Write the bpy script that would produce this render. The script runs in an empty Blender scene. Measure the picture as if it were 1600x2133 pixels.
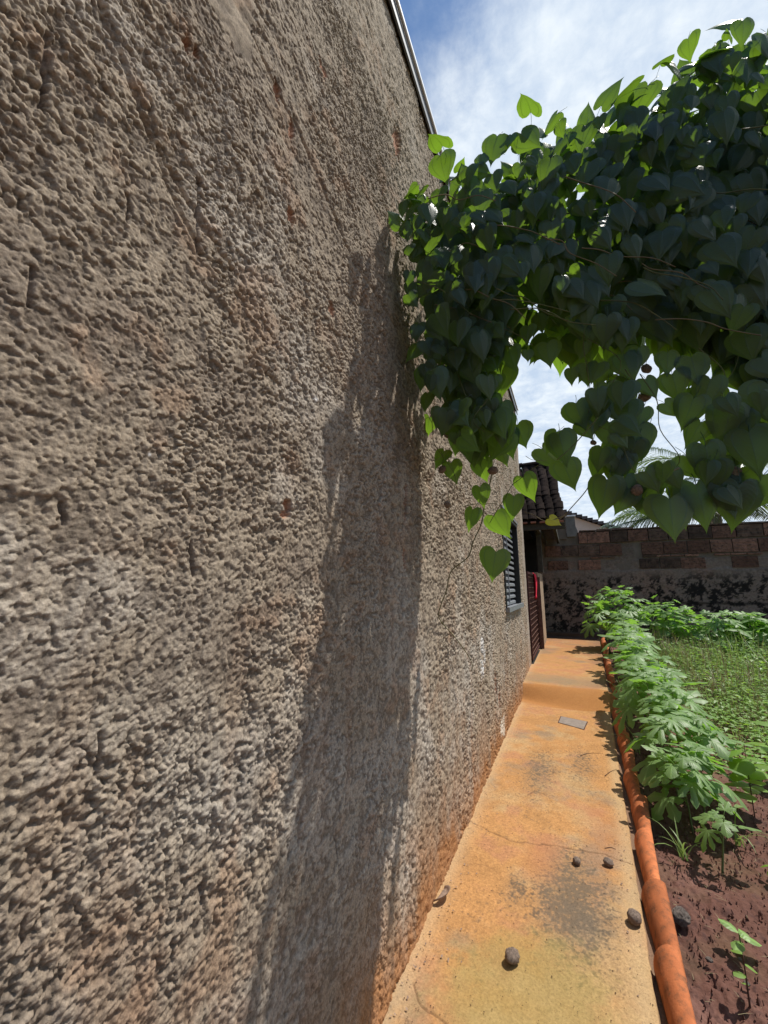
import bpy, math, random
import numpy as np
from mathutils import Vector, Matrix
S = bpy.context.scene
COL = S.collection
R = math.radians
HC = 1.4                                   # camera height above the path

# ------------------------------------------------------------------ camera
YAW, PITCH, FPX = R(24.4), R(10.5), 840.0
Fv = Vector((-math.sin(YAW)*math.cos(PITCH), math.cos(YAW)*math.cos(PITCH), math.sin(PITCH)))
Rv = Vector((math.cos(YAW), math.sin(YAW), 0)); Uv = Rv.cross(Fv)
cd = bpy.data.cameras.new('camera'); cam = bpy.data.objects.new('camera', cd); COL.objects.link(cam)
cam.matrix_world = Matrix(((Rv.x, Uv.x, -Fv.x, 0), (Rv.y, Uv.y, -Fv.y, 0), (Rv.z, Uv.z, -Fv.z, HC), (0, 0, 0, 1)))
cd.sensor_fit = 'VERTICAL'; cd.sensor_height = 36; cd.sensor_width = 27; cd.lens = 36*FPX/2133
cd.clip_start = 0.02; cd.clip_end = 2000
S.camera = cam

# ------------------------------------------------------------------ sun, sky, exposure
SUN = Vector((0.42, 0.29, 1.0)).normalized()
ELEV = math.asin(SUN.z); AZ = math.atan2(SUN.x, SUN.y)
ld = bpy.data.lights.new('sun', 'SUN'); ld.energy = 5.0; ld.angle = R(0.53); ld.color = (1.0, 0.955, 0.88)
sun = bpy.data.objects.new('sun', ld); COL.objects.link(sun)
sun.rotation_euler = SUN.to_track_quat('Z', 'Y').to_euler()
W = bpy.data.worlds.new('World'); S.world = W; W.use_nodes = True
nt = W.node_tree; N = nt.nodes; L = nt.links; N.clear()
def wn(t, **k):
    n = N.new(t)
    for a, b in k.items(): setattr(n, a, b)
    return n
def wmath(op, a, b=None, c=None, clamp=False):
    n = wn('ShaderNodeMath', operation=op, use_clamp=clamp)
    for i, v in enumerate((a, b, c)):
        if v is None: continue
        if isinstance(v, (int, float)): n.inputs[i].default_value = v
        else: L.new(v, n.inputs[i])
    return n.outputs[0]
sky = wn('ShaderNodeTexSky', sky_type='NISHITA', sun_disc=False)
sky.sun_elevation = ELEV; sky.sun_rotation = AZ; sky.air_density = 1.3; sky.dust_density = 0.05; sky.ozone_density = 5.0
bg = wn('ShaderNodeBackground'); bg.inputs['Strength'].default_value = 0.12
out = wn('ShaderNodeOutputWorld')
tc = wn('ShaderNodeTexCoord'); sep = wn('ShaderNodeSeparateXYZ'); L.new(tc.outputs['Generated'], sep.inputs[0])
zz = wmath('ADD', wmath('MAXIMUM', sep.outputs[2], 0.0), 0.14)
px = wmath('DIVIDE', sep.outputs[0], zz); py = wmath('DIVIDE', sep.outputs[1], zz)
cmb = wn('ShaderNodeCombineXYZ'); L.new(px, cmb.inputs[0]); L.new(py, cmb.inputs[1])
def wnoise(scale, detail, rough, off=(0, 0, 0), dist=0.0):
    m = wn('ShaderNodeMapping'); m.inputs['Location'].default_value = off; L.new(cmb.outputs[0], m.inputs[0])
    n = wn('ShaderNodeTexNoise'); n.inputs['Scale'].default_value = scale; n.inputs['Detail'].default_value = detail
    n.inputs['Roughness'].default_value = rough; n.inputs['Distortion'].default_value = dist
    L.new(m.outputs[0], n.inputs['Vector']); return n.outputs['Fac']
big = wnoise(1.1, 4, 0.55, (3.1, 1.7, 0))
fin = wnoise(6.5, 8, 0.62, (0.3, 5.2, 0), 0.2)
rip = wnoise(22, 5, 0.6, (1.3, 0.2, 0), 0.4)
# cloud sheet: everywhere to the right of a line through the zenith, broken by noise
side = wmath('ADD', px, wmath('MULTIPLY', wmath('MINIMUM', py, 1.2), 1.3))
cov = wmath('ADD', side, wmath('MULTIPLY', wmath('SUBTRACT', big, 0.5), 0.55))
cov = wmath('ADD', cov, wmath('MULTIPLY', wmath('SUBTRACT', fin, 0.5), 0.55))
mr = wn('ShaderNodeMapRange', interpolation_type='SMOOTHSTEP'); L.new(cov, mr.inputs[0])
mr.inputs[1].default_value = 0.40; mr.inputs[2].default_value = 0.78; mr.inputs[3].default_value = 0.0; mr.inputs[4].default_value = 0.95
shade = wmath('ADD', wmath('MULTIPLY', fin, 0.9), wmath('MULTIPLY', rip, 0.5))
cr = wn('ShaderNodeValToRGB'); L.new(shade, cr.inputs[0])
cr.color_ramp.elements[0].position = 0.50; cr.color_ramp.elements[0].color = (4.7, 5.7, 7.1, 1)
cr.color_ramp.elements[1].position = 0.86; cr.color_ramp.elements[1].color = (7.4, 8.0, 8.5, 1)
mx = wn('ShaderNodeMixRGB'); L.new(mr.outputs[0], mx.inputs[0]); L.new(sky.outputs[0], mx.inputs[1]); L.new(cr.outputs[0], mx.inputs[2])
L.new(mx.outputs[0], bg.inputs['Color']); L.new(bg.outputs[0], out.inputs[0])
S.view_settings.view_transform = 'Standard'; S.view_settings.look = 'None'; S.view_settings.gamma = 1
S.view_settings.use_curve_mapping = False; S.view_settings.exposure = 0.05
S.render.engine = 'CYCLES'
S.cycles.max_bounces = 8; S.cycles.diffuse_bounces = 4; S.cycles.transparent_max_bounces = 8

# ------------------------------------------------------------------ helpers
def at(x, y, plane, v):
    """point of the photograph (1600 px wide) on the plane axis = v, world coordinates"""
    d = Fv + Rv*((x-800)/FPX) - Uv*((y-1066.5)/FPX)
    if plane == 'z': t = (v-HC)/d.z
    elif plane == 'y': t = v/d.y
    else: t = v/d.x
    p = d*t; p.z += HC; return p
def props(o, label=None, cat=None, group=None, kind=None):
    if label: o['label'] = label
    if cat: o['category'] = cat
    if group: o['group'] = group
    if kind: o['kind'] = kind
    return o
def empty(name, loc, label, cat, group=None, rz=0):
    o = bpy.data.objects.new(name, None); o.location = loc; o.rotation_euler.z = rz; o.empty_display_size = .05
    COL.objects.link(o); return props(o, label, cat, group)
def link(name, me, parent=None, mat=None):
    o = bpy.data.objects.new(name, me); COL.objects.link(o)
    if parent: o.parent = parent
    if mat and not me.materials: me.materials.append(mat)
    return o
class MB:
    def __init__(s): s.v = []; s.f = []; s.uv = []
    def add(s, vs, fs, uv=None):
        b = len(s.v); s.v += [tuple(p) for p in vs]; s.f += [tuple(i+b for i in f) for f in fs]
        s.uv += list(uv) if uv else [(0, 0)]*len(vs); return s
    def box(s, a, b, jit=0, rnd=random):
        x0, y0, z0 = a; x1, y1, z1 = b
        vs = [(x, y, z) for x in (x0, x1) for y in (y0, y1) for z in (z0, z1)]
        if jit: vs = [tuple(c+rnd.uniform(-jit, jit) for c in v) for v in vs]
        return s.add(vs, [(0, 1, 3, 2), (4, 6, 7, 5), (0, 4, 5, 1), (2, 3, 7, 6), (0, 2, 6, 4), (1, 5, 7, 3)])
    def tube(s, pts, r0, r1=None, n=6):
        r1 = r0 if r1 is None else r1
        pts = [Vector(p) for p in pts]; m = len(pts); vs = []; fs = []
        for i, p in enumerate(pts):
            t = (pts[min(i+1, m-1)]-pts[max(i-1, 0)])
            t = t.normalized() if t.length > 1e-9 else Vector((0, 0, 1))
            a = t.orthogonal().normalized() if i == 0 else (a - t*a.dot(t)).normalized()
            b = t.cross(a); r = r0+(r1-r0)*i/max(1, m-1)
            for k in range(n):
                w = 2*math.pi*k/n; vs.append(p+a*(r*math.cos(w))+b*(r*math.sin(w)))
        for i in range(m-1):
            for k in range(n): fs.append((i*n+k, i*n+(k+1) % n, (i+1)*n+(k+1) % n, (i+1)*n+k))
        fs.append(tuple(range(n-1, -1, -1))); fs.append(tuple((m-1)*n+k for k in range(n)))
        return s.add(vs, fs)
    def mesh(s, name, mat=None, smooth=False):
        me = bpy.data.meshes.new(name); me.from_pydata(s.v, [], s.f); me.validate()
        ul = me.uv_layers.new(name='UVMap')
        idx = np.zeros(len(me.loops), dtype=np.int32); me.loops.foreach_get('vertex_index', idx)
        ul.data.foreach_set('uv', np.array(s.uv, dtype=np.float32)[idx].ravel())
        if mat: me.materials.append(mat)
        if smooth: me.polygons.foreach_set('use_smooth', [True]*len(me.polygons))
        me.update(); return me
    def build(s, name, mat, parent=None, smooth=False, bevel=0):
        o = link(name, s.mesh(name, mat, smooth), parent)
        if bevel:
            m = o.modifiers.new('b', 'BEVEL'); m.width = bevel; m.segments = 2; m.limit_method = 'ANGLE'
        return o
def curve(pts, k=6):
    """Catmull-Rom through the points"""
    P = [Vector(p) for p in pts]; P = [P[0]*2-P[1]]+P+[P[-1]*2-P[-2]]; o = []
    for i in range(1, len(P)-2):
        for j in range(k):
            t = j/k; a, b, c, d = P[i-1], P[i], P[i+1], P[i+2]
            o.append(0.5*((2*b)+(c-a)*t+(2*a-5*b+4*c-d)*t*t+(3*b-a-3*c+d)*t**3))
    return o+[P[-2]]

# numpy noise
def vnoise(x, y, scale, seed):
    rg = np.random.RandomState(seed); T = rg.uniform(-1, 1, (256, 256)).astype(np.float32)
    X = x/scale+1000.37; Y = y/scale+1000.71
    xi = np.floor(X).astype(np.int64); yi = np.floor(Y).astype(np.int64)
    fx = X-xi; fy = Y-yi; fx = fx*fx*(3-2*fx); fy = fy*fy*(3-2*fy)
    a = T[xi & 255, yi & 255]; b = T[(xi+1) & 255, yi & 255]; c = T[xi & 255, (yi+1) & 255]; d = T[(xi+1) & 255, (yi+1) & 255]
    return (a*(1-fx)+b*fx)*(1-fy)+(c*(1-fx)+d*fx)*fy
def fbm(x, y, scale, seed, octv=3, g=0.5):
    s = 0; a = 1; t = 0
    for i in range(octv):
        cs, sn = math.cos(0.7*i+.3), math.sin(0.7*i+.3)
        s = s+a*vnoise(x*cs-y*sn, x*sn+y*cs, scale/2**i, seed+i*17); t += a; a *= g
    return s/t
def grit(x, y, scale, seed):
    """random stony domes, 0..1, with sharp valleys between them"""
    rg = np.random.RandomState(seed); JX, JY, JR = (rg.rand(256, 256).astype(np.float32) for _ in range(3))
    X = x/scale+1000.37; Y = y/scale+1000.71; xi = np.floor(X).astype(np.int32); yi = np.floor(Y).astype(np.int32); fx = (X-xi).astype(np.float32); fy = (Y-yi).astype(np.float32)
    o = np.zeros(x.shape, np.float32)
    for i in (-1, 0, 1):
        for j in (-1, 0, 1):
            a = (xi+i) & 255; b = (yi+j) & 255; R_ = .35+.75*JR[a, b]
            d2 = (fx-i-JX[a, b])**2+(fy-j-JY[a, b])**2
            np.maximum(o, (.25+.75*JR[a, b])*np.sqrt(np.clip(1-d2/R_**2, 0, 1)), out=o)
    return o
def sstep(a, b, x):
    t = np.clip((x-a)/(b-a), 0, 1); return t*t*(3-2*t)
def grid_mesh(name, patches, mats, smooth=True, colname='tint'):
    """patches: list of (V[n,m,3], C[n,m,3], keep[n-1,m-1] or None)"""
    vs = []; fs = []; cs = []; b = 0
    for V, C, keep in patches:
        n, m = V.shape[:2]; vs.append(V.reshape(-1, 3)); cs.append(C.reshape(-1, 3))
        i = np.arange(n*m).reshape(n, m)
        q = np.stack([i[:-1, :-1], i[1:, :-1], i[1:, 1:], i[:-1, 1:]], -1)
        q = q.reshape(-1, 4) if keep is None else q[keep]
        fs.append(q+b); b += n*m
    v = np.concatenate(vs).astype(np.float32); f = np.concatenate(fs).astype(np.int32); c = np.concatenate(cs).astype(np.float32)
    me = bpy.data.meshes.new(name)
    me.vertices.add(len(v)); me.vertices.foreach_set('co', v.ravel())
    me.loops.add(f.size); me.loops.foreach_set('vertex_index', f.ravel())
    me.polygons.add(len(f)); me.polygons.foreach_set('loop_start', np.arange(0, f.size, 4, dtype=np.int32))
    if smooth: me.polygons.foreach_set('use_smooth', np.ones(len(f), dtype=bool))
    me.update(calc_edges=True)
    ca = me.color_attributes.new(colname, 'FLOAT_COLOR', 'POINT')
    ca.data.foreach_set('color', np.concatenate([c, np.ones((len(c), 1), np.float32)], 1).ravel())
    for m_ in mats: me.materials.append(m_)
    return me

# ------------------------------------------------------------------ materials
def mat(name):
    m = bpy.data.materials.new(name); m.use_nodes = True; t = m.node_tree; t.nodes.clear()
    o = t.nodes.new('ShaderNodeOutputMaterial'); p = t.nodes.new('ShaderNodeBsdfPrincipled'); t.links.new(p.outputs[0], o.inputs[0])
    return m, t, p, o
def nd(t, typ, ins=None, **k):
    n = t.nodes.new(typ)
    for a, b in k.items(): setattr(n, a, b)
    for a, b in (ins or {}).items():
        if hasattr(b, 'is_output'): t.links.new(b, n.inputs[a])
        else: n.inputs[a].default_value = b
    return n
def ramp(t, fac, stops):
    n = t.nodes.new('ShaderNodeValToRGB'); t.links.new(fac, n.inputs[0]); e = n.color_ramp.elements
    while len(e) < len(stops): e.new(0.5)
    for i, (p, c) in enumerate(stops):
        e[i].position = p; e[i].color = (*c, 1) if len(c) == 3 else c
    return n.outputs[0]
def noise(t, scale, detail=4, rough=.55, coord='Object', dist=0, vec=None, out='Fac'):
    if vec is None: vec = nd(t, 'ShaderNodeTexCoord').outputs[coord]
    n = nd(t, 'ShaderNodeTexNoise', {'Vector': vec, 'Scale': scale, 'Detail': detail, 'Roughness': rough, 'Distortion': dist})
    return n.outputs[out]
def mixc(t, f, a, b, blend='MIX'):
    n = nd(t, 'ShaderNodeMixRGB', blend_type=blend)
    for i, v in enumerate((f, a, b)):
        if hasattr(v, 'is_output'): t.links.new(v, n.inputs[i])
        elif isinstance(v, (int, float)): n.inputs[i].default_value = v if i == 0 else (v, v, v, 1)
        else: n.inputs[i].default_value = (*v, 1)
    return n.outputs[0]
def mth(t, op, a, b=0.0, clamp=False):
    n = nd(t, 'ShaderNodeMath', operation=op, use_clamp=clamp)
    for i, v in enumerate((a, b)):
        if hasattr(v, 'is_output'): t.links.new(v, n.inputs[i])
        else: n.inputs[i].default_value = v
    return n.outputs[0]
def bump(t, p, h, strength=.5, dist=.01):
    b = nd(t, 'ShaderNodeBump', {'Strength': strength, 'Distance': dist, 'Height': h}); t.links.new(b.outputs[0], p.inputs['Normal'])
def simple(name, col, rough=.8, var=.25, scale=8, bs=.3, bd=.004, coord='Object', spec=.3, metal=0, rnd=0.0, dark=None):
    m, t, p, o = mat(name)
    n = noise(t, scale, 6, .6, coord)
    a = tuple(c*(1-var) for c in col); b = tuple(min(1, c*(1+var)) for c in col)
    c = ramp(t, n, [(.3, a), (.7, b)])
    if dark:
        n3 = noise(t, scale*2.3, 5, .7, coord); c = mixc(t, ramp(t, n3, [(.5, (0, 0, 0)), (.68, (1, 1, 1))]), c, dark)
    if rnd:
        oi = nd(t, 'ShaderNodeObjectInfo'); hv = nd(t, 'ShaderNodeHueSaturation', {'Color': c})
        t.links.new(mth(t, 'ADD', mth(t, 'MULTIPLY', oi.outputs['Random'], rnd*2), 1-rnd), hv.inputs['Value']); c = hv.outputs[0]
    t.links.new(c, p.inputs['Base Color']); p.inputs['Roughness'].default_value = rough
    p.inputs['Specular IOR Level'].default_value = spec; p.inputs['Metallic'].default_value = metal
    if bs: bump(t, p, noise(t, scale*6, 5, .65, coord), bs, bd)
    return m
def vcol(name, fine_scale, fine_amt, bscale, bstr, bdist, rough=.95, spec=.15, speck=None):
    m, t, p, o = mat(name)
    a = nd(t, 'ShaderNodeAttribute', attribute_name='tint').outputs['Color']
    n = noise(t, fine_scale, 6, .65)
    c = mixc(t, 1.0, a, ramp(t, n, [(.25, (1-fine_amt,)*3), (.75, (1+fine_amt,)*3)]), 'MULTIPLY')
    if speck:
        n2 = noise(t, speck[0], 3, .6); c = mixc(t, ramp(t, n2, [(speck[1], (0, 0, 0)), (speck[1]+.05, (1, 1, 1))]), c, mixc(t, 1.0, c, speck[2], 'MULTIPLY'))
    t.links.new(c, p.inputs['Base Color']); p.inputs['Roughness'].default_value = rough; p.inputs['Specular IOR Level'].default_value = spec
    bump(t, p, noise(t, bscale, 5, .7), bstr, bdist)
    return m
M = {}
M['render'] = vcol('rough_plaster', 170, .5, 260, .7, .003)
M['path'] = vcol('stained_concrete', 110, .26, 240, .6, .003, .9, .2, speck=(300, .62, (.45, .4, .36)))
M['soil'] = vcol('red_soil', 60, .25, 90, .9, .006, .9, .25)
M['backwall'] = vcol('old_wall_plaster', 22, .35, 40, .8, .01)
M['smooth_plaster'] = simple('smooth_plaster', (.17, .14, .11), .95, .25, 5, .5, .004)
M['grey_mortar'] = simple('grey_mortar', (.20, .19, .175), .95, .25, 6, .5, .004)
M['dark'] = simple('painted_dark_interior', (.02, .017, .015), .95, .3, 3, 0)  # near-black colour stands in for darkness behind the porch opening and louvres
M['brick'] = simple('hollow_brick', (.205, .11, .075), .95, .4, 9, .6, .006, rnd=.45, dark=(.035, .028, .022))
M['sooty'] = simple('sooty_brick', (.12, .078, .056), .95, .5, 7, .6, .006, rnd=.4, dark=(.02, .018, .015))
M['terracotta'] = simple('terracotta', (.43, .135, .05), .85, .28, 13, .6, .003, rnd=.24, spec=.2, dark=(.21, .085, .04))
M['old_tile'] = simple('dark_roof_tile', (.026, .019, .016), 1, .5, 14, .6, .006, rnd=.4, spec=.05)  # one near-black brown, mottled at random
M['tile_end'] = simple('lit_tile_end', (.30, .13, .09), .9, .3, 14, .4, .004)  # brighter than the roof tiles: the lit look is put into the colour
M['metal_black'] = simple('black_paint_metal', (.012, .014, .016), .45, .2, 20, .1, .001, spec=.5)
M['metal_grey'] = simple('grey_paint_metal', (.21, .22, .235), .4, .12, 20, .1, .001, spec=.5)
M['rust_red'] = simple('red_oxide_paint', (.055, .018, .018), .6, .4, 30, .3, .001)
M['rust_brown'] = simple('rusty_brown_paint', (.12, .06, .045), .7, .35, 20, .3, .001)
M['flash'] = simple('galvanised_flashing', (.84, .87, .9), .4, .05, 5, .05, .001, spec=.5)
M['flash_dark'] = simple('grey_flashing_face', (.17, .19, .22), .5, .12, 4, .1, .001, spec=.5)
M['cover'] = simple('grey_cover_plate', (.235, .19, .16), .85, .2, 25, .4, .001)
M['cloth'] = simple('red_cloth', (.65, .03, .06), .9, .12, 20, .3, .002)
M['wood'] = simple('weathered_wood', (.06, .055, .045), .9, .3, 12, .5, .003)
M['beige'] = simple('beige_painted_wall', (.8, .62, .5), .9, .08, 2, .1, .003)
M['far_tile'] = simple('far_roof_tile', (.10, .085, .085), .9, .3, 4, .3, .01, rnd=.2)
M['tuber'] = simple('brown_warty_tuber', (.32, .235, .18), .7, .55, 3.5, .7, .05, spec=.4)
M['stone'] = simple('rough_pale_stone', (.34, .28, .24), .95, .6, 4, .9, .12)
M['vine_stem'] = simple('green_brown_stem', (.10, .11, .035), .6, .4, 25, .3, .001)
M['dry_vine'] = simple('dry_vine_stem', (.16, .13, .07), .7, .3, 25, .3, .001)
M['okra_stem'] = simple('green_stem', (.13, .17, .06), .6, .25, 25, .2, .001)
M['dry_leaf'] = simple('dry_leaf', (.24, .165, .12), .85, .35, 40, .5, .002)
M['twig'] = simple('dry_twig', (.09, .045, .03), .9, .3, 30, .4, .001)
M['palm_trunk'] = simple('palm_trunk', (.16, .13, .10), .95, .3, 9, .6, .01)

def leafmat(name, top, back, transl, tfac=.4, veins='heart', rough=.42, rnd=.25, spec=.5):
    m, t, p, o = mat(name)
    uv = nd(t, 'ShaderNodeUVMap', uv_map='UVMap').outputs[0]; sx = nd(t, 'ShaderNodeSeparateXYZ', {0: uv})
    s, r = sx.outputs[0], sx.outputs[1]; sa = mth(t, 'ABSOLUTE', s)
    geo = nd(t, 'ShaderNodeNewGeometry'); oi = nd(t, 'ShaderNodeObjectInfo')
    big = noise(t, 3.0, 3, .5, vec=geo.outputs['Position'])
    c = mixc(t, geo.outputs['Backfacing'], top, back)
    rv = mth(t, 'ADD', mth(t, 'MULTIPLY', mth(t, 'ADD', oi.outputs['Random'], mth(t, 'MULTIPLY', big, .8)), rnd), 1-rnd*.9)
    if veins == 'heart':
        v1 = mth(t, 'PINGPONG', sa, .34)                     # distance from the arching main veins
        vein = mth(t, 'SUBTRACT', 1.0, mth(t, 'MULTIPLY', v1, 14.0), True)
        ribs = mth(t, 'SINE', mth(t, 'ADD', mth(t, 'MULTIPLY', r, 60.0), mth(t, 'MULTIPLY', v1, 22.0)))
        h = mth(t, 'ADD', mth(t, 'MULTIPLY', mth(t, 'POWER', mth(t, 'MULTIPLY', v1, 2.9), .5), 1.0), mth(t, 'MULTIPLY', ribs, .07))
    elif veins == 'palm':
        vein = mth(t, 'SUBTRACT', 1.0, mth(t, 'MULTIPLY', sa, 9.0), True)
        ribs = mth(t, 'SINE', mth(t, 'ADD', mth(t, 'MULTIPLY', r, 34.0), mth(t, 'MULTIPLY', sa, -14.0)))
        h = mth(t, 'ADD', mth(t, 'MULTIPLY', mth(t, 'POWER', mth(t, 'ADD', sa, .001), .6), .8), mth(t, 'MULTIPLY', ribs, .1))
    else: vein = None
    hv = nd(t, 'ShaderNodeHueSaturation', {'Color': c, 'Value': rv})
    c2 = hv.outputs[0]
    if vein is not None:
        c2 = mixc(t, mth(t, 'MULTIPLY', vein, .5), c2, tuple(min(1, x*2.4+.012) for x in top))
        b = nd(t, 'ShaderNodeBump', {'Strength': .4, 'Distance': .005, 'Height': h}); t.links.new(b.outputs[0], p.inputs['Normal'])
    t.links.new(c2, p.inputs['Base Color']); p.inputs['Roughness'].default_value = rough; p.inputs['Specular IOR Level'].default_value = spec
    tr = nd(t, 'ShaderNodeBsdfTranslucent', {'Color': (*transl, 1)})
    if vein is not None:
        tcx = mixc(t, mth(t, 'MULTIPLY', vein, .6), transl, tuple(x*.45 for x in transl)); t.links.new(tcx, tr.inputs['Color'])
    mx = nd(t, 'ShaderNodeMixShader', {0: tfac, 1: p.outputs[0], 2: tr.outputs[0]}); t.links.new(mx.outputs[0], o.inputs[0])
    return m
M['vleaf'] = leafmat('heart_leaf', (.028, .055, .042), (.040, .066, .048), (.27, .48, .03), .40, rough=.38, spec=.45)
M['vleaf_yellow'] = leafmat('yellow_leaf', (.40, .42, .05), (.4, .42, .05), (.75, .75, .05), .4)
M['okra'] = leafmat('lobed_leaf', (.19, .31, .08), (.18, .28, .10), (.32, .62, .06), .38, 'palm', .45, .3, .5)
M['weed'] = leafmat('weed_leaf', (.19, .33, .06), (.19, .31, .07), (.42, .68, .06), .35, None, .5, .4)
M['bean'] = leafmat('bean_leaf', (.16, .28, .04), (.16, .26, .05), (.45, .75, .05), .4, None, .5, .3)
M['grass'] = leafmat('grass_blade', (.20, .29, .08), (.20, .29, .08), (.4, .55, .12), .3, None, .5, .4)
M['straw'] = leafmat('dry_grass', (.24, .20, .11), (.24, .2, .11), (.35, .28, .12), .25, None, .7, .3)
M['frond'] = leafmat('palm_leaflet', (.07, .12, .075), (.09, .13, .08), (.25, .36, .08), .3, None, .35, .3, .7)

# ------------------------------------------------------------------ ground, path, soil
WX = -0.672                                             # plane of the house wall
tile_x = lambda Y: 0.115+0.041*Y                        # left edge of the tile row
STEP = 0.15
me = MB().add([(-300, -300, -.06), (300, -300, -.06), (300, 600, -.06), (-300, 600, -.06)], [(0, 1, 2, 3)]).mesh('ground', simple('far_ground', (.13, .08, .05), .95, .3, .2, 0))
props(link('ground', me), 'wide flat red-brown earth lying beyond the garden and behind the walls', 'ground', kind='structure')

def crack(X, Y, pts, w):
    d = np.full(X.shape, 9.0, np.float32)
    for (x0, y0), (x1, y1) in zip(pts[:-1], pts[1:]):
        L2 = (x1-x0)**2+(y1-y0)**2; t = np.clip(((X-x0)*(x1-x0)+(Y-y0)*(y1-y0))/L2, 0, 1)
        d = np.minimum(d, np.hypot(X-(x0+t*(x1-x0)), Y-(y0+t*(y1-y0))))
    return np.exp(-(d/w)**2)
def lerp(a, b, t): return a+(b-a)*t[..., None]
def path_patch(ys, nx, zf, far):
    t = np.linspace(0, 1, nx)[None, :]; Y = np.repeat(ys[:, None], nx, 1).astype(np.float32)
    X = ((WX-.03)+(tile_x(Y)+.05-(WX-.03))*t).astype(np.float32)
    Z = zf(X, Y)
    Z = Z + fbm(X, Y, .35, 5, 3)*.006+fbm(X, Y, .04, 9, 3)*.0014
    A = fbm(X, Y, .45, 21, 4, .6); B = fbm(X, Y, .2, 31, 4, .6); D = fbm(X, Y, .06, 41, 4, .7)
    C = np.empty(X.shape+(3,), np.float32); C[:] = (.42, .215, .08)
    C = lerp(C, np.array((.42, .265, .125)), sstep(-.1, .45, A+.25*D))
    C = lerp(C, np.array((.35, .165, .08)), sstep(.05, .5, B+.2*D)*.8)
    C = lerp(C, np.array((.235, .165, .105)), sstep(.02, .5, fbm(X, Y, .5, 77, 4, .6)+.3*D)*.75)
    # pale dusty margins along wall and outer edge
    C = C*(1+.22*fbm(X, Y, .010, 43, 2, .8)[..., None]+.16*D[..., None]+.16*B[..., None]); Z = Z+.0012*fbm(X, Y, .008, 44, 2, .8)
    C = lerp(C, np.array((.17, .105, .06)), sstep(.25, .6, fbm(X, Y, .018, 46, 3, .8))*sstep(-.1, .35, fbm(X, Y, .3, 47, 2))*.6)
    edge = np.exp(-((X-tile_x(Y)+.06)/.045)**2); C = lerp(C, np.array((.46, .32, .17)), np.clip(edge, 0, 1)*.7*(1-far))
    C = lerp(C, np.array((.46, .33, .19)), np.exp(-((X-WX)/.06)**2)*.6)
    if not far:
        sp = fbm(X, Y, .012, 55, 2, .8)
        def blob(cx, cy, rx, ry): return np.clip(1.25-np.hypot((X-cx)/rx, (Y-cy)/ry), 0, 1)
        m1 = blob(-.10, 2.28, .20, .42)*1.15; m2 = blob(-.33, 3.6, .16, .6)*.7; m3 = blob(-.33, 2.25, .10, .2)*.6; m4 = blob(-.02, 3.9, .14, .5)*.6
        mm = np.maximum.reduce([m1, m2, m3, m4])
        k = sstep(.35, .95, mm*.9+.75*sp+.35*D); C = lerp(C, np.array((.055, .045, .036)), k*.8)
        k = sstep(.1, .9, mm+.3*B); C = lerp(C, np.array((.20, .15, .10)), k*.45)
        y1 = blob(-.26, 1.70, .32, .42); k = sstep(.15, .8, y1+.35*A+.35*D); C = lerp(C, np.array((.29, .215, .07)), k*.62)
        y2 = blob(-.16, 1.45, .25, .15); k = sstep(.2, .8, y2+.35*B+.3*D); C = lerp(C, np.array((.23, .20, .05)), k*.6)
        rd = blob(-.25, 2.55, .10, .22)+blob(.07, 3.0, .12, .35)*.8; C = lerp(C, np.array((.39, .165, .075)), np.clip(rd, 0, 1)*.55)
        wig = fbm(X, Y, .06, 88, 2)*.012; wi2 = fbm(Y, X, .05, 89, 2)*.012
        cr = crack(X+wig, Y+wi2, [(-.66, 2.72), (-.52, 2.66), (-.38, 2.62), (-.25, 2.66), (-.10, 2.68), (.06, 2.70), (.22, 2.66)], .0035)
        cr = np.maximum(cr, crack(X+wig, Y+wi2, [(-.62, 1.62), (-.56, 1.56), (-.47, 1.54), (-.36, 1.47)], .003)*.8)
        cr = np.maximum(cr, crack(X+wig, Y+wi2, [(-.60, 2.33), (-.5, 2.36), (-.40, 2.30)], .003)*.35)
        cr = np.maximum(cr, crack(X+wig*2, Y+wi2*2, [(-.62, 4.9), (-.4, 4.93), (-.22, 4.96)], .006)*.5)
        cr = np.maximum(cr, crack(X+wig*2, Y+wi2*2, [(.05, 4.98), (.15, 4.85), (.30, 4.80)], .006)*.5)
        cr = np.maximum(cr, crack(X+wig*2, Y+wi2*2, [(-.38, 3.20), (-.33, 3.28), (-.26, 3.24)], .005)*.7)
        Z = Z-cr*.005; C = lerp(C, np.array((.12, .06, .03)), np.clip(cr, 0, 1)*.85)
        chips = (fbm(X, Y, .022, 61, 2) > .62).astype(np.float32)*blob(-.22, 3.85, .16, .35); C = lerp(C, np.array((.16, .09, .05)), np.clip(chips*2, 0, 1)*.6)
    else:
        C = lerp(C, np.array((.42, .19, .085)), sstep(-.2, .4, B)*.5)
        C = lerp(C, np.array((.26, .18, .10)), np.exp(-((Y-6.25)/.35)**2)*.7)
        C = lerp(C, np.array((.24, .11, .06)), sstep(8.2, 11, Y)*.35)
        C = lerp(C, np.array((.2, .11, .06)), np.clip(X-.15+.25*B, 0, .4)*1.6)
    gt = sstep(-.034, -.026, X-tile_x(Y)+.004*fbm(Y, X, .05, 45, 2)); Z = Z-.02*gt; C = lerp(C, np.array((.16, .10, .07)), gt*.85)
    return np.stack([X, Y, Z], -1), C, None
def zstep(X, Y):
    y0 = 5.62-.42*(X+.67)+.55*np.maximum(0, X+.15)**1.5*0   # a slanting toe, then the riser
    edge = 5.92+.0*X
    return STEP*sstep(0, 1, (Y-(y0+.06))/(edge-y0-.06+.0001))
ys = [0.6]
while ys[-1] < 5.45: ys.append(ys[-1]+max(.003, .0022*ys[-1]))
ys2 = [ys[-1]]
while ys2[-1] < 13.2: ys2.append(ys2[-1]+.012)
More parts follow.
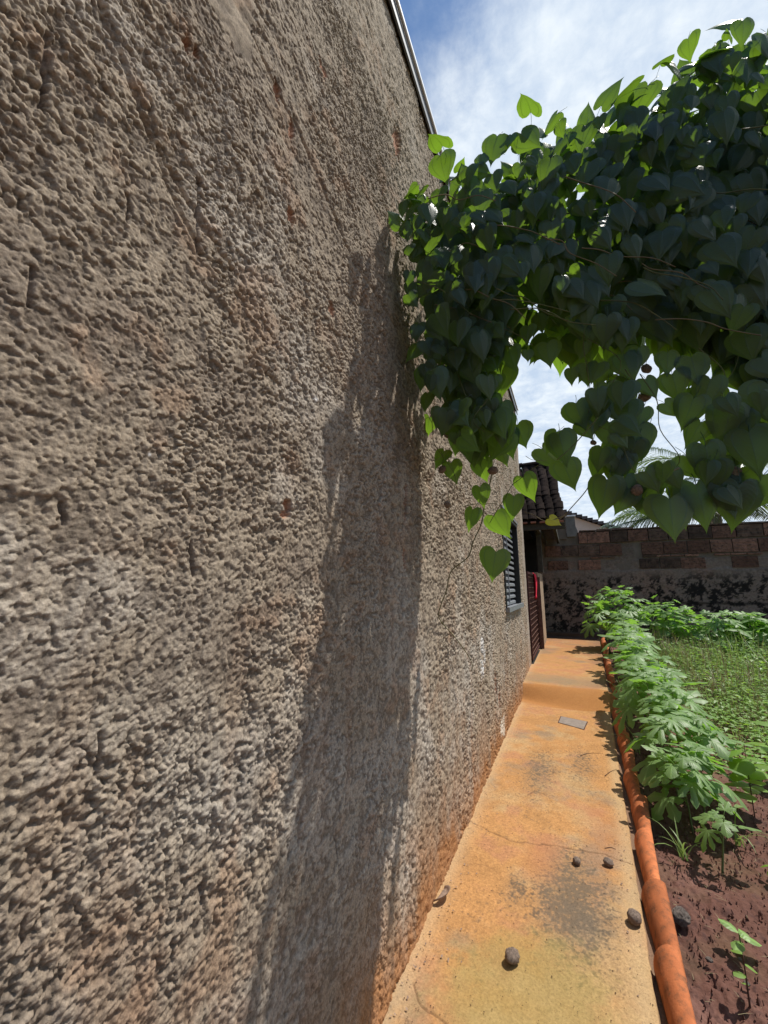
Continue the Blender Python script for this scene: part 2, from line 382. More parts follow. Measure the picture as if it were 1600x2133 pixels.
P1 = path_patch(np.array(ys), 300, zstep, 0); P2 = path_patch(np.array(ys2), 120, zstep, 0)
V2, C2, _ = P2; X2, Y2 = V2[..., 0], V2[..., 1]
f2 = sstep(5.9, 6.1, Y2); _, C3, _ = path_patch(np.array(ys2), 120, zstep, 1)
C2 = C2*(1-f2[..., None])+C3*f2[..., None]
ris = sstep(5.45, 5.6, Y2+.42*(X2+.67)-.05)*(1-sstep(5.88, 5.97, Y2)); C2 = lerp(C2, np.array((.36, .155, .045)), ris*.85)
wet = np.exp(-((Y2+.9*(X2+.1)-5.35)/.16)**2)*sstep(-.3, .2, X2); C2 = lerp(C2, np.array((.30, .15, .05)), np.clip(wet, 0, 1)*.7)
me = grid_mesh('path', [P1, (V2, C2, None)], [M['path']])
props(link('path', me), 'narrow ochre-stained concrete path with cracks and black mildew beside the house wall', 'path', kind='structure')

def rockz(X, Y): return fbm(X, Y, .6, 101, 3)*.02+fbm(X, Y, .11, 111, 3)*.014+np.abs(fbm(X, Y, .035, 121, 3))*.014+fbm(X, Y, .012, 131, 2)*.004
def soil_patch(ys, xs0, xs1, nx):
    t = (np.linspace(0, 1, nx)**1.5)[None, :]; Y = np.repeat(np.array(ys)[:, None], nx, 1).astype(np.float32)
    X = (tile_x(Y)+.04+(xs1-xs0)*t).astype(np.float32)
    Z = -.045+1.1*rockz(X, Y)+.13*sstep(5.3, 7.5, Y)
    A = fbm(X, Y, .3, 141, 4, .6); D = fbm(X, Y, .03, 151, 3, .7)
    C = np.empty(X.shape+(3,), np.float32); C[:] = (.125, .056, .040)
    C = lerp(C, np.array((.17, .083, .062)), sstep(-.1, .5, A+.3*D)); C = lerp(C, np.array((.075, .035, .028)), sstep(.1, .6, D-.3*A))
    C = lerp(C, np.array((.12, .07, .04)), sstep(.1, .5, fbm(X, Y, .15, 161, 3))*.5)
    return np.stack([X, Y, Z], -1), C, None
ys3 = [.3]
while ys3[-1] < 5: ys3.append(ys3[-1]+max(.006, .0045*ys3[-1]))
ys4 = [ys3[-1]]
while ys4[-1] < 12.2: ys4.append(ys4[-1]+.035)
me = grid_mesh('garden_soil', [soil_patch(ys3, 0, 4, 330), soil_patch(ys4, 0, 9, 260)], [M['soil']])
props(link('garden_soil', me), 'bare crumbly red-brown garden soil right of the terracotta edging', 'soil', kind='structure')

# ------------------------------------------------------------------ the house with its rough wall
house = empty('house', (WX, 4, 0), 'tall house side wall of rough grey-brown plaster running along the left of the path', 'house')
WIN = (4.72, 6.20, 1.4-.235, 1.4+.90)                       # y0 y1 z0 z1
WALLTOP = 4.57; WEND = 7.33
CR = [(.50, .87, .51, .70, 1), (.218, .836, .229, .703, 1.2), (.252, .45, .255, .39, 1), (1.274, -.03, 1.286, -.24, .8), (1.434, -.36, 1.447, -.48, .6), (.558, .085, .568, .02, 1),
      (.428, -.22, .433, -.28, .9), (.903, 1.116, .91, .99, .8), (.365, .69, .37, .64, 1), (1.141, -.69, 1.149, -.77, .8), (.33, .12, .335, .09, .8), (1.9, .9, 1.91, .6, .6), (2.3, -.2, 2.31, -.45, .6),
      (2.9, -.5, 2.91, -.8, .6), (1.24, 2.0, 1.25, 1.8, .6), (.66, -.55, .665, -.6, 1), (.36, -.42, .365, -.45, .8)]
BR = [(.435, 1.149, .012, .028, 35), (.462, 1.165, .010, .02, 35), (.72, 1.408, .016, .05, 0), (.79, 1.375, .016, .045, 0), (.812, 1.081, .022, .03, 0), (.951, 1.84, .025, .03, 0), (1.64, 2.34, .05, .11, 0),
      (1.695, .37, .02, .10, 0), (.847, .203, .022, .025, 0), (3.9, -.86, .05, .12, 0), (4.05, -.98, .05, .14, 0), (1.70, .12, .02, .05, 0), (1.05, .93, .02, .03, 0)]
def wall_hc(Y, Z):
    """relief (towards +x) and colour of the plaster at wall position Y, Z (Z relative to the camera)"""
    wy = Y+fbm(Y, Z, .09, 201, 2)*.02; wz = Z+fbm(Y, Z, .09, 211, 2)*.02
    rough = .50+.50*sstep(-.35, .35, fbm(Y, Z, .35, 221, 2))
    rough = rough*(1+.75*sstep(1.3, 2.3, Y))
    h = fbm(wy, wz, .42, 231, 3)*.0085+fbm(wy*.6, wz, .055, 236, 2)*.0042+fbm(wy*1.0, wz*.75, .10, 241, 2)*.0045
    # lumps: thresholded noise gives flat-topped crusts with hollows between
    n1 = fbm(wy*.9, wz, .021, 251, 3, .66); n2 = fbm(Y, Z, .0095, 261, 2, .7); gr = grit(Y+fbm(Z, Y, .02, 268, 1)*.006, Z, .0078, 266); n3 = grit(Y, Z, .0041, 271)*1.6-.8; n2 = .35*n2+1.5*(gr-.45)
    crust = sstep(-.10, .10, n1+.35*n2)
    pit = sstep(.28, .6, fbm(wy, wz, .055, 281, 2, .6))
    h = h+rough*(crust*.0050+n2*.0034+n3*.0024)-pit*rough*.003
    sand = fbm(Y, Z, .004, 291, 1)*.0006; h = h+sand
    C = np.empty(Y.shape+(3,), np.float32); C[:] = (.315, .255, .19)
    tone = fbm(Y, Z, .25, 301, 3, .6); C = lerp(C, np.array((.24, .19, .145)), sstep(0, .5, tone)*.7)
    C = lerp(C, np.array((.42, .37, .31)), sstep(.1, .5, fbm(Y, Z, .3, 311, 3, .6))*.6)
    C = lerp(C, np.array((.40, .38, .34)), sstep(0, .45, fbm(Y, Z, .22, 321, 3))*sstep(.2, -.6, Z)*.35)     # bloom low down
    C = lerp(C, np.array((.34, .20, .12)), sstep(.18, .5, fbm(Y, Z, .13, 331, 3, .6))*.35)
    C = lerp(C, np.array((.15, .118, .092)), (1-crust)*.55)  # hollows between crusts darkened: relief shade painted into the colour
    C = C*np.clip(.9+(.28+.2*sstep(1.3, 2.5, Y))[..., None]*n2[..., None], .35, 1.6)  # grain tops lightened, gaps darkened, painting relief contrast into the colour
    grn = sstep(1.2, 2.6, Z)*.25; C = lerp(C, np.array((.30, .27, .20)), grn)
    # splash of red soil near the path
    hz = Z+1.4; sp = np.exp(-hz/.20)*(1+.8*fbm(Y, Z*.25, .10, 341, 3)); C = lerp(C, np.array((.34, .155, .06)), np.clip(sp*1.25, 0, .9))
    run = sstep(.15, .6, fbm(Y, Z*.12, .07, 351, 3))*np.exp(-hz/.7); C = lerp(C, np.array((.30, .15, .075)), run*.6)
    # vertical slots where the trowel skipped
    for a, b, c, d, k in CR:
        g = crack(Y+fbm(Z, Y, .03, 361, 2)*.005, Z, [(a, b), (c, d)], .0030*k); h = h-g*.011*k; C = lerp(C, np.array((.13, .10, .085)), g*.7)
    # shallow straight seam between two coats
    for pts, w in (([(.26, 1.02), (.42, .80), (.52, .70)], .006), ([(.30, 1.36), (.551, 1.478), (.66, 1.446), (.80, 1.40)], .006), ([(.80, 1.42), (1.2, 1.25), (1.6, 1.22)], .012), ([(.37, .87), (.5, .78), (.62, .72)], .006)):
        g = crack(Y, Z+fbm(Y, Z, .05, 371, 2)*.006, pts, w); h = h-g*.009
    up = sstep(1.478, 1.492, Z+fbm(Y, Z, .1, 372, 2)*.004-(.551-Y)*.47)*sstep(.70, .64, Y); h = h-up*.008*(1-crust*.5)
    # bare brick spots
    for by, bz, ry, rz, tilt in BR:
        d = np.hypot((Y-by)/ry, (Z-bz)/rz)+.75*fbm(Y, Z, .018, 381, 3, .7)
        k = sstep(1.0, .8, d)
        if k.max() > 0:
            rib = .5+.5*np.sin(Z*2*math.pi/.011); h = h*(1-k)+k*(-.011+.0016*rib)
            C = C*(1-k[..., None])+k[..., None]*(np.array((.38, .20, .125))*(.75+.35*rib[..., None]))
    # smoother band at the corner and around the window
    e = sstep(WEND-.45, WEND-.2, Y+.1*fbm(Y, Z, .2, 391, 2)); h = h*(1-.75*e); C = lerp(C, np.array((.36, .30, .25)), e*.6)
    # drips of white paint
    for by, bz, r in ((3.36, -.45, .07), (3.30, -.62, .09), (3.42, -.56, .05), (.459, .235, .006), (.961, .567, .012)):
        d = np.hypot(Y-by, (Z-bz))/r+.7*fbm(Y, Z, .03, 395, 2); k = sstep(1, .6, d); C = lerp(C, np.array((.62, .60, .58)), k*.7)
    for by, bz in ((4.15, -1.28),): 
        d = np.hypot((Y-by)/.12, (Z-bz)/.1)+.5*fbm(Y, Z, .04, 396, 2); C = lerp(C, np.array((.68, .60, .5)), sstep(1, .7, d)*.8)
    return h, np.clip(C, .02, .9)
def wpatch(y0, y1, sy, z0, z1, sz, rel=0):
    ys = [y0]
    while ys[-1] < y1: ys.append(min(y1, ys[-1]+max(sy, rel*ys[-1])))
    zs = np.linspace(z0, z1, max(2, int((z1-z0)/sz)+1))
    Y, Z = np.meshgrid(np.array(ys), zs, indexing='ij'); Y = Y.astype(np.float32); Z = Z.astype(np.float32)
    h, C = wall_hc(Y, Z)
    V = np.stack([WX+h, Y, Z+HC], -1)
    yc = .5*(Y[1:, 1:]+Y[:-1, :-1]); zc = .5*(Z[1:, 1:]+Z[:-1, :-1])+HC
    keep = ~((yc > WIN[0]) & (yc < WIN[1]) & (zc > WIN[2]) & (zc < WIN[3]))
    return V, C, keep
ZT = WALLTOP-HC
pats = [wpatch(-3.5, .10, .05, -1.42, ZT, .05), wpatch(.095, .62, .0020, -.98, 1.35, .0020), wpatch(.095, .62, .012, -1.42, -.975, .012), wpatch(.095, .62, .012, 1.345, ZT, .012),
        wpatch(.615, 1.5, .0027, -1.42, 2.3, .0029), wpatch(.615, 1.5, .008, 2.295, ZT, .008), wpatch(1.495, WEND, .0045, -1.42, ZT, .0055, .0034)]
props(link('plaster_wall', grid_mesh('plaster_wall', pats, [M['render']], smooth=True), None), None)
pw = bpy.data.objects['plaster_wall']; pw.parent = house; pw.matrix_parent_inverse = Matrix.Translation((-WX, -4, 0))
hb = MB()                                               # the body of the house behind the plaster
x1 = WX-.035
hb.box((-6.5, -3.5, 0), (x1-.18, WEND, WALLTOP-.1))
hb.box((x1-.17, -3.5, 0), (x1, WIN[0]-.02, WALLTOP)); hb.box((x1-.17, WIN[1]+.02, 0), (x1, WEND-.02, WALLTOP))
hb.box((x1-.17, WIN[0]-.02, 0), (x1, WIN[1]+.02, WIN[2]-.02)); hb.box((x1-.17, WIN[0]-.02, WIN[3]+.02), (x1, WIN[1]+.02, WALLTOP))
def hparent(o):
    o.parent = house; o.matrix_parent_inverse = Matrix.Translation((-WX, -4, 0)); return o
hparent(hb.build('wall_core', M['smooth_plaster']))
# corner return of the plaster
ysr = np.linspace(0, .20, 30); zsr = np.linspace(0, WALLTOP, 500); A_, B_ = np.meshgrid(ysr, zsr, indexing='ij')
hh = fbm(A_.astype(np.float32), B_.astype(np.float32), .08, 401, 3)*.006
Vr = np.stack([WX-.002-A_, WEND-.004+hh*np.minimum(1, A_*30), B_], -1)
Cr = np.empty(Vr.shape, np.float32); Cr[:] = (.33, .28, .235)
hparent(link('corner_plaster', grid_mesh('corner_plaster', [(Vr[::-1], Cr, None)], [M['render']])))
# flashing along the wall top
fl = MB(); fl.box((WX-.20, -3.5, WALLTOP+.031), (WX+.040, WEND+.03, WALLTOP+.037)); fl.box((WX+.041, -3.5, WALLTOP+.008), (WX+.052, WEND+.03, WALLTOP+.037))
hparent(fl.build('flashing', M['flash'], bevel=.003))
fl = MB(); fl.box((WX+.022, -3.5, WALLTOP-.075), (WX+.034, WEND+.01, WALLTOP+.030)); fl.box((WX-.17, -3.5, WALLTOP+.001), (WX+.021, WEND+.01, WALLTOP+.03)); hparent(fl.build('fascia', M['flash_dark'], bevel=.002))
# window
w0, w1, wz0, wz1 = WIN
fr = MB(); D0, D1 = WX-.11, WX+.022
fr.box((D0, w0, wz0), (D1, w0+.045, wz1)); fr.box((D0, w1-.055, wz0), (D1, w1, wz1)); fr.box((D0, w0+.0455, wz1-.045), (D1, w1-.0555, wz1))
win = hparent(fr.build('window', M['metal_black'], bevel=.003)); win['label'] = 'black steel window with two columns of grey louvre slats'
def wpart(mb, name, m, bev=.002):
    o = mb.build(name, m, bevel=bev); o.parent = win; return o
wpart(MB().box((D0, w0-.01, wz0-.045), (D1+.03, w1+.01, wz0-.001)).box((D1+.002, w0-.01, wz0), (D1+.03, w1+.01, wz0+.012)), 'sill', M['metal_grey'])
wpart(MB().box((D0+.01, w0-.012, wz1+.001), (D1+.012, w1+.012, wz1+.028)), 'top_frame', M['metal_grey'])
wpart(MB().box((D1-.10, (w0+w1)/2-.012, wz0+.001), (D1-.058, (w0+w1)/2+.012, wz1-.046)), 'mullion', M['metal_grey'])
wpart(MB().box((D0-.03, w0+.02, wz0), (D0-.012, w1-.02, wz1)), 'back_panel', M['dark'])  # near-black sheet standing in for the dark behind the slats
ns = 14; slat = None; ph = (wz1-wz0-.06)/ns
for c in range(2):
    ya = (w0+.075) if c == 0 else (w0+w1)/2+.014; yb = (w0+w1)/2-.014 if c == 0 else w1-.10
    sm = MB(); L_ = yb-ya
    prof = [(0, .0), (.032, -.020), (.034, -.048), (.028, -.052), (.026, -.026), (-.004, -.006)]
    vs = [(x, y, z) for y in (0, L_) for x, z in prof]; n = len(prof)
    sm.add(vs, [tuple(range(n)), tuple(range(2*n-1, n-1, -1))]+[(i, i+n, (i+1) % n+n, (i+1) % n) for i in range(n)])
    smesh = sm.mesh('slat', M['metal_grey'])
    for i in range(ns):
        o = link('slat', smesh, win); o.location = (D1-.098, ya, wz0+.062+i*ph)
# white pipe stub etc. omitted: nothing more on this wall

# ------------------------------------------------------------------ garden back wall
BW = 11.9
cz = lambda r: r+HC
bwall = empty('garden_wall', (1.5, BW, 0), 'old brick garden wall with patchy black mould closing the far end of the yard', 'wall')
def bpar(o): o.parent = bwall; o.matrix_parent_inverse = Matrix.Translation((-1.5, -BW, 0)); return o
xs = np.arange(-4.5, 9.0, .022); zs = np.arange(-.05, 2.85, .022)
Xg, Zg = np.meshgrid(xs, zs, indexing='ij'); Xg = Xg.astype(np.float32); Zg = Zg.astype(np.float32)
hb_ = fbm(Xg, Zg, .5, 501, 3)*.02+fbm(Xg, Zg, .09, 511, 3)*.010
hb_ = hb_-.035*sstep(2.06, 2.12, Zg)*(Xg > -.6)*(1-sstep(1.15, 1.2, Xg)*sstep(1.58, 1.53, Xg))-.02*sstep(1.80, 1.84, Zg+.05*fbm(Xg, Zg, .3, 515, 2))
Cb = np.empty(Xg.shape+(3,), np.float32); Cb[:] = (.21, .165, .13)
Cb = lerp(Cb, np.array((.26, .175, .13)), sstep(0, .5, fbm(Xg, Zg, .6, 521, 3))*.6)
mold = fbm(Xg, Zg, .13, 531, 5, .85)+.22*fbm(Xg, Zg, .9, 541, 2)
zone = sstep(1.88, 1.50, Zg+.10*fbm(Xg, Zg, .4, 551, 2))*sstep(.0, .35, Zg)
k = sstep(-.10, .10, mold+.03)*zone; Cb = lerp(Cb, np.array((.012, .012, .011)), k*.95)
ln = np.exp(-((Zg-1.02)/.03)**2)*(Xg > 1.5); Cb = lerp(Cb, np.array((.015, .014, .012)), ln*.8)
Cb = lerp(Cb, np.array((.09, .05, .035)), sstep(.35, .05, Zg)*.8)
Cb = lerp(Cb, np.array((.09, .075, .06)), sstep(1.8, 2.3, Zg)*.5)
Vb = np.stack([Xg, BW-hb_, Zg], -1)
bpar(link('wall_face', grid_mesh('wall_face', [(Vb, Cb, None)], [M['backwall']])))
bpar(MB().box((-4.5, BW+.03, -.1), (9, BW+.20, 2.80)).build('wall_core', M['smooth_plaster']))
rb = random.Random(4)
# courses of hollow clay brick: (z bottom, z top, x start, proud, length)
def brick_row(z0, z1, xa, xb, ln_, proud, skips=(), m=None, name='brick', gap=.018, flat=0):
    x = xa
    while x < xb:
        l = ln_*rb.uniform(.86, 1.14)
        if rb.random() < .12 and ln_ > .3: l *= .5
        if not any(a < x+l/2 < b for a, b in skips):
            pr = proud+rb.uniform(-.008, .008)
            mb = MB(); e = .006
            mb.box((x+gap/2, BW-pr, z0+gap/2+rb.uniform(-e, e)), (x+l-gap/2, BW+.05+flat, z1-gap/2+rb.uniform(-e, e)), .004, rb)
            if ln_ > .3:          # extruded grooves on the brick face
                for q in range(1, 4):
                    zq = z0+(z1-z0)*q/4; mb.box((x+gap, BW-pr-.006, zq-.012), (x+l-gap, BW-pr+.002, zq+.012), .002, rb)
            o = mb.build(name, m or (M['brick'] if rb.random() < .6 else M['sooty'])); bpar(o)
        x += l
brick_row(2.53, 2.83, .30, 6.2, .46, .030)
brick_row(2.19, 2.50, -.55, 6.2, .45, .014, skips=((1.18, 1.55),))
brick_row(2.12, 2.18, .55, 3.9, .30, .016, skips=((1.1, 1.6), (2.9, 3.2)), gap=.02)
brick_row(1.83, 2.10, -.5, 3.6, .47, .004, skips=((-.2, .45), (.9, 1.6), (3.0, 3.3)))
x = .32
while x < 6.3:                                          # crooked capping tiles
    l = rb.uniform(.30, .5); z = 2.84+rb.uniform(-.006, .01)
    o = MB().box((x+.01, BW-.05+rb.uniform(-.015, .015), z), (x+l, BW+.22, z+rb.uniform(.025, .045)), .006, rb).build('capping_tile', M['sooty']); bpar(o); x += l+.004
bpar(MB().box((-4.4, BW-.018, 2.66), (.02, BW+.20, 3.27)).build('raised_plaster_panel', M['smooth_plaster'], bevel=.01))
bpar(MB().add([(.022, BW-.04, 2.72), (.24, BW-.04, 2.72), (.30, BW-.04, 2.86), (.255, BW-.04, 3.0), (.255, BW-.04, 3.25), (.022, BW-.04, 3.26), (.022, BW+.2, 2.72), (.24, BW+.2, 2.72), (.30, BW+.2, 2.86), (.255, BW+.2, 3.0), (.255, BW+.2, 3.25), (.022, BW+.2, 3.26)],
     [(0, 1, 2, 3, 4, 5), (11, 10, 9, 8, 7, 6)]+[(i, i+6, (i+1) % 6+6, (i+1) % 6) for i in range(6)]).build('mortar_block', M['grey_mortar'], bevel=.006))
bpar(MB().box((.06, BW-.07, 3.262), (.275, BW+.2, 3.30)).build('mortar_cap', M['flash'], bevel=.004))
vv = [(-.9, BW-.28, .10), (.62, BW-.28, .10)]
props(MB().box((-4.4, 11.55, -.02), (.55, BW-.03, .245), .004).box((-.62, 11.2, .14), (.50, 11.549, .165), .003).build('concrete_ledge', simple('dark_concrete', (.10, .06, .04), .9, .3, 5, .5, .005), bevel=.012), 'low dark concrete ledge at the foot of the far wall where the path ends', 'ledge')  # even dark brown base colour for ledge and thin slab

# ------------------------------------------------------------------ porch: roof, post, low wall, gate
porch = empty('porch_roof', (-.4, 8.4, 2.7), 'small steep porch roof of dark clay tiles beyond the house corner', 'roof')
EY, EZ, RY, RZ = 8.35, 1.27+HC, 9.35, 2.66+HC
XR0, XR1 = .017, -.155                                   # right verge at eave and at ridge
sl = Vector((0, RY-EY, RZ-EZ)); sn = Vector((0, -(RZ-EZ), RY-EY)).normalized(); slu = sl.normalized()
nrow, rt = 13, random.Random(9)
tm = MB(); K = 7; TL = sl.length/nrow*1.45
for e in (0, 1):
    for k_ in range(K+1):
        w = math.pi*k_/K; r = .092-.012*e
        tm.v.append((math.cos(w)*r, e*TL, math.sin(w)*r*.62))
    for k_ in range(K+1):
        w = math.pi*k_/K; r = .080-.012*e
        tm.v.append((math.cos(w)*r, e*TL, math.sin(w)*r*.62-.004))
n = K+1
for k_ in range(K):
    tm.f += [(k_, k_+1, 2*n+k_+1, 2*n+k_), (n+k_+1, n+k_, 3*n+k_, 3*n+k_+1), (k_+1, k_, n+k_, n+k_+1)]
tm.uv = [(0, 0)]*len(tm.v)
tmesh = tm.mesh('roof_tile', M['old_tile'])
rotb = Matrix((Vector((1, 0, 0)), slu, sn)).transposed().to_4x4()
def ppar(o): o.parent = porch; o.matrix_parent_inverse = Matrix.Translation((.4, -8.4, -2.7)); return o
for i in range(nrow):
    f = i/nrow; xr = XR0+(XR1-XR0)*f-.05
    p0 = Vector((0, EY, EZ))+sl*f+sn*(.008*rt.uniform(-1, 1))
    c = 0; x = xr-.04
    while x > -1.6:
        o = link('roof_tile', tmesh); o.matrix_world = Matrix.Translation((x+rt.uniform(-.012, .012), p0.y, p0.z+.02))@rotb@Matrix.Rotation(rt.uniform(-.06, .06), 4, 'Z')@Matrix.Rotation(rt.uniform(-.03, .05), 4, 'X')
        ppar(o); x -= .165; c += 1
ppar(MB().add([(-1.7, EY, EZ-.02), (XR0-.02, EY, EZ-.02), (XR1-.02, RY, RZ-.02), (-1.7, RY, RZ-.02), (-1.7, EY, EZ-.05), (XR0-.02, EY, EZ-.05), (XR1-.02, RY, RZ-.05), (-1.7, RY, RZ-.05)],
     [(0, 1, 2, 3), (7, 6, 5, 4), (0, 4, 5, 1), (1, 5, 6, 2), (2, 6, 7, 3), (3, 7, 4, 0)]).build('roof_deck', M['old_tile']))
ppar(MB().add([(-1.7, RY+.02, RZ-.03), (XR1-.03, RY+.02, RZ-.03), (XR1-.03, 12.1, RZ-.35), (-1.7, 12.1, RZ-.35), (-1.7, RY+.02, RZ-.08), (XR1-.03, RY+.02, RZ-.08), (XR1-.03, 12.1, RZ-.42), (-1.7, 12.1, RZ-.42)],
     [(0, 1, 2, 3), (7, 6, 5, 4), (0, 4, 5, 1), (1, 5, 6, 2), (2, 6, 7, 3), (3, 7, 4, 0)]).build('rear_slope', M['old_tile']))
ppar(MB().box((XR1-.06, RY+.03, EZ-.05), (XR1-.035, BW-.05, RZ-.44)).build('side_panel', M['old_tile']))
for i in range(4):                                      # ridge tiles
    x0 = XR1-.16-i*.33; mb = MB(); pr = []
    for e, xx in ((0, x0+.19), (1, x0-.19)):
        for k_ in range(9):
            w = math.pi*k_/8; r = .085 if e == 0 else .07; mb.v.append((xx, RY+math.cos(w)*r, RZ+.03+math.sin(w)*r))
    mb.f = [(k_, k_+1, 9+k_+1, 9+k_) for k_ in range(8)]+[tuple(range(8, -1, -1))]; mb.uv = [(0, 0)]*18
    ppar(mb.build('ridge_tile', M['old_tile'], smooth=False))
for i in range(5):  # eave ends with their pinkish lit look painted in
    x = -.05-i*.165; mb = MB()
    mb.box((x-.07, EY-.035, EZ-.045), (x+.035, EY+.05, EZ-.012), .004, rt); ppar(mb.build('tile_end', M['tile_end'], bevel=.006))
ppar(MB().box((-1.7, EY+.06, EZ-.17), (.0, EY+.13, EZ-.052)).build('eave_beam', M['wood'], bevel=.004))
for xx in (-.52, -.20): ppar(MB().box((xx-.03, EY+.14, EZ-.13), (xx+.03, 11.8, EZ-.04)).build('rafter', M['wood'], bevel=.004))
props(MB().box((-.60, 9.35, 1.70), (-.50, 9.45, EZ+.18)).box((-.62, 9.33, 2.55), (-.49, 9.46, 2.60)).build('porch_post', M['wood'], bevel=.008), 'slim grey wooden post standing on the low pillar under the porch roof', 'post')
# room behind the gate, its darkness put into the colour
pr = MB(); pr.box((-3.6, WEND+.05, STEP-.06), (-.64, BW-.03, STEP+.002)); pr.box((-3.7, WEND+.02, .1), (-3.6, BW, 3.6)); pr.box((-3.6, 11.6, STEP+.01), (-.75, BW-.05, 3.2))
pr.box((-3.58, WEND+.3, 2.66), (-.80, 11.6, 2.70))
props(pr.build('porch_interior', M['dark']), 'sheltered porch interior, its shade painted near-black, seen through the gap above the gate', 'porch')
lw = MB()
V = []
lw.box((-.78, 9.15, .10), (-.60, 10.75, 1.70)); 
props(lw.build('low_wall', simple('rough_pillar_plaster', (.34, .25, .17), .95, .3, 6, .7, .01), bevel=.012), 'low rough plastered pillar wall beyond the red gate', 'low wall')
gate = empty('gate', (-.66, 8.3, .16), 'dark red metal lattice gate standing between the house corner and the low wall', 'gate')
def gpar(o): o.parent = gate; o.matrix_parent_inverse = Matrix.Translation((.66, -8.3, -.16)); return o
G0, G1, GT = 7.40, 9.12, 1.66
for a, b in (((-.675, G0, .20), (-.645, G0+.04, GT)), ((-.675, G1-.04, .20), (-.645, G1, GT))): gpar(MB().box(a, b).build('stile', M['rust_red'], bevel=.003))
for z in (.20, GT-.04): gpar(MB().box((-.672, G0+.041, z), (-.648, G1-.041, z+.04)).build('rail', M['rust_red'], bevel=.003))
gpar(MB().box((-.69, G0+.03, .22), (-.682, G1-.03, GT-.02)).build('backing_sheet', M['rust_red']))
for i in range(15): gpar(MB().box((-.668, G0+.041, .28+i*.092), (-.652, G1-.041, .288+i*.092)).build('bar', M['rust_brown']))
for i in range(12): gpar(MB().box((-.664, G0+.13+i*.13, .241), (-.656, G0+.138+i*.13, GT-.041)).build('upright_bar', M['rust_brown']))
props(MB().box((-.64, G1-.0, .16), (-.565, G1+.026, 1.60)).build('gate_jamb', M['rust_brown'], bevel=.004), 'brown painted jamb at the far side of the red gate', 'gate jamb')
cl = MB(); rc = random.Random(2)
n1, n2 = 9, 16
for i in range(n1):
    for j in range(n2):
        u = i/(n1-1); v = j/(n2-1); w = 1-.45*v*(.6+.4*math.sin(v*3)); yy = 8.72+(u-.5)*.34*w+.03*math.sin(v*4)
        xx = -.636+.020*math.sin(u*11+v*3)+.012*math.sin(u*23)
        cl.v.append((xx if j else -.66, yy, GT+.012-.50*v+(.02*math.sin(u*7) if v > .9 else 0)))
for i in range(n1-1):
    for j in range(n2-1): cl.f.append((i*n2+j, (i+1)*n2+j, (i+1)*n2+j+1, i*n2+j+1))
cl.uv = [(0, 0)]*len(cl.v)
o = cl.build('red_cloth', M['cloth'], smooth=True); sm_ = o.modifiers.new('s', 'SOLIDIFY'); sm_.thickness = .006
props(o, 'bright red cloth hanging over the top of the dark red gate', 'cloth')

# neighbour's house
nb = empty('neighbour_house', (0, 21, 0), 'beige gabled house with a grey tiled roof showing above the far wall', 'house')
mb = MB(); prof = [(-3.5, 0), (2.05, 0), (2.05, 3.93), (.2, 4.78), (-3.5, 3.3)]
vs = [(x, y, z) for y in (21, 27) for x, z in prof]; n = 5
mb.add(vs, [tuple(range(n)), tuple(range(2*n-1, n-1, -1))]+[(i, i+n, (i+1) % n+n, (i+1) % n) for i in range(n)])
o = mb.build('gable_wall', M['beige']); o.parent = nb; o.matrix_parent_inverse = Matrix.Translation((0, -21, 0))
for i in range(12):
    f = i/12; xa = -.1+2.55*f; za = 4.98-1.14*f*.98
    o = MB().box((xa, 20.7, za-.10), (xa+.235, 27.2, za+.03)).build('roof_tile', M['far_tile']); o.rotation_euler = (0, 0, 0)
    o.parent = nb; o.matrix_parent_inverse = Matrix.Translation((0, -21, 0))
o = MB().box((2.06, 22, 0), (5.5, 24, 3.7)).box((2.0, 21.8, 3.701), (5.6, 24.2, 3.84)).build('side_wing', M['far_tile']); o.parent = nb; o.matrix_parent_inverse = Matrix.Translation((0, -21, 0))

# ------------------------------------------------------------------ terracotta edging tiles
def tile_mesh(var):
    mb = MB(); n = 14; m = 9; Lg = .47
    for sgn in (0, 1):
        for j in range(m):
            v = j/(m-1); r = 1+.0*v; rx = .039+.028*v-sgn*.010; rz = .066+.032*v-sgn*.010+.0015*math.sin(v*9+var)
            for i in range(n):
                w = R(190)+(R(66)-R(190))*i/(n-1)
                mb.v.append((math.cos(w)*rx+.052, v*Lg, math.sin(w)*rz+.002+.004*v)); mb.uv.append((i/n, v))
    q = n*m
    for j in range(m-1):
        for i in range(n-1):
            a = j*n+i; mb.f.append((a, a+1, a+n+1, a+n)); mb.f.append((q+a+n, q+a+n+1, q+a+1, q+a))
    for j in (0, m-1):                                  # end faces with edges of their own
        b = len(mb.v); mb.v += [mb.v[j*n+i] for i in range(n)]+[mb.v[q+j*n+i] for i in range(n)]; mb.uv += [(0, 0)]*(2*n)
        for i in range(n-1): mb.f.append((b+i+1, b+i, b+n+i, b+n+i+1) if j == 0 else (b+i, b+i+1, b+n+i+1, b+n+i))
    for j in range(m-1): a = j*n; mb.f.append((a, a+n, q+a+n, q+a)); a = j*n+n-1; mb.f.append((a+n, a, q+a, q+a+n))
    return mb.mesh('edging_tile', M['terracotta'], True)
tms = [tile_mesh(k_*1.7) for k_ in range(4)]
ORD = ['first', 'second', 'third', 'fourth', 'fifth', 'sixth', 'seventh', 'eighth', 'ninth', 'tenth', 'eleventh', 'twelfth', 'thirteenth', 'fourteenth', 'fifteenth', 'sixteenth', 'seventeenth', 'eighteenth', 'nineteenth', 'twentieth',
       'twenty-first', 'twenty-second', 'twenty-third', 'twenty-fourth', 'twenty-fifth', 'twenty-sixth', 'twenty-seventh', 'twenty-eighth', 'twenty-ninth', 'thirtieth']
rt = random.Random(12)
TY = [1.60, 2.02, 2.42, 2.84, 3.27, 3.68]
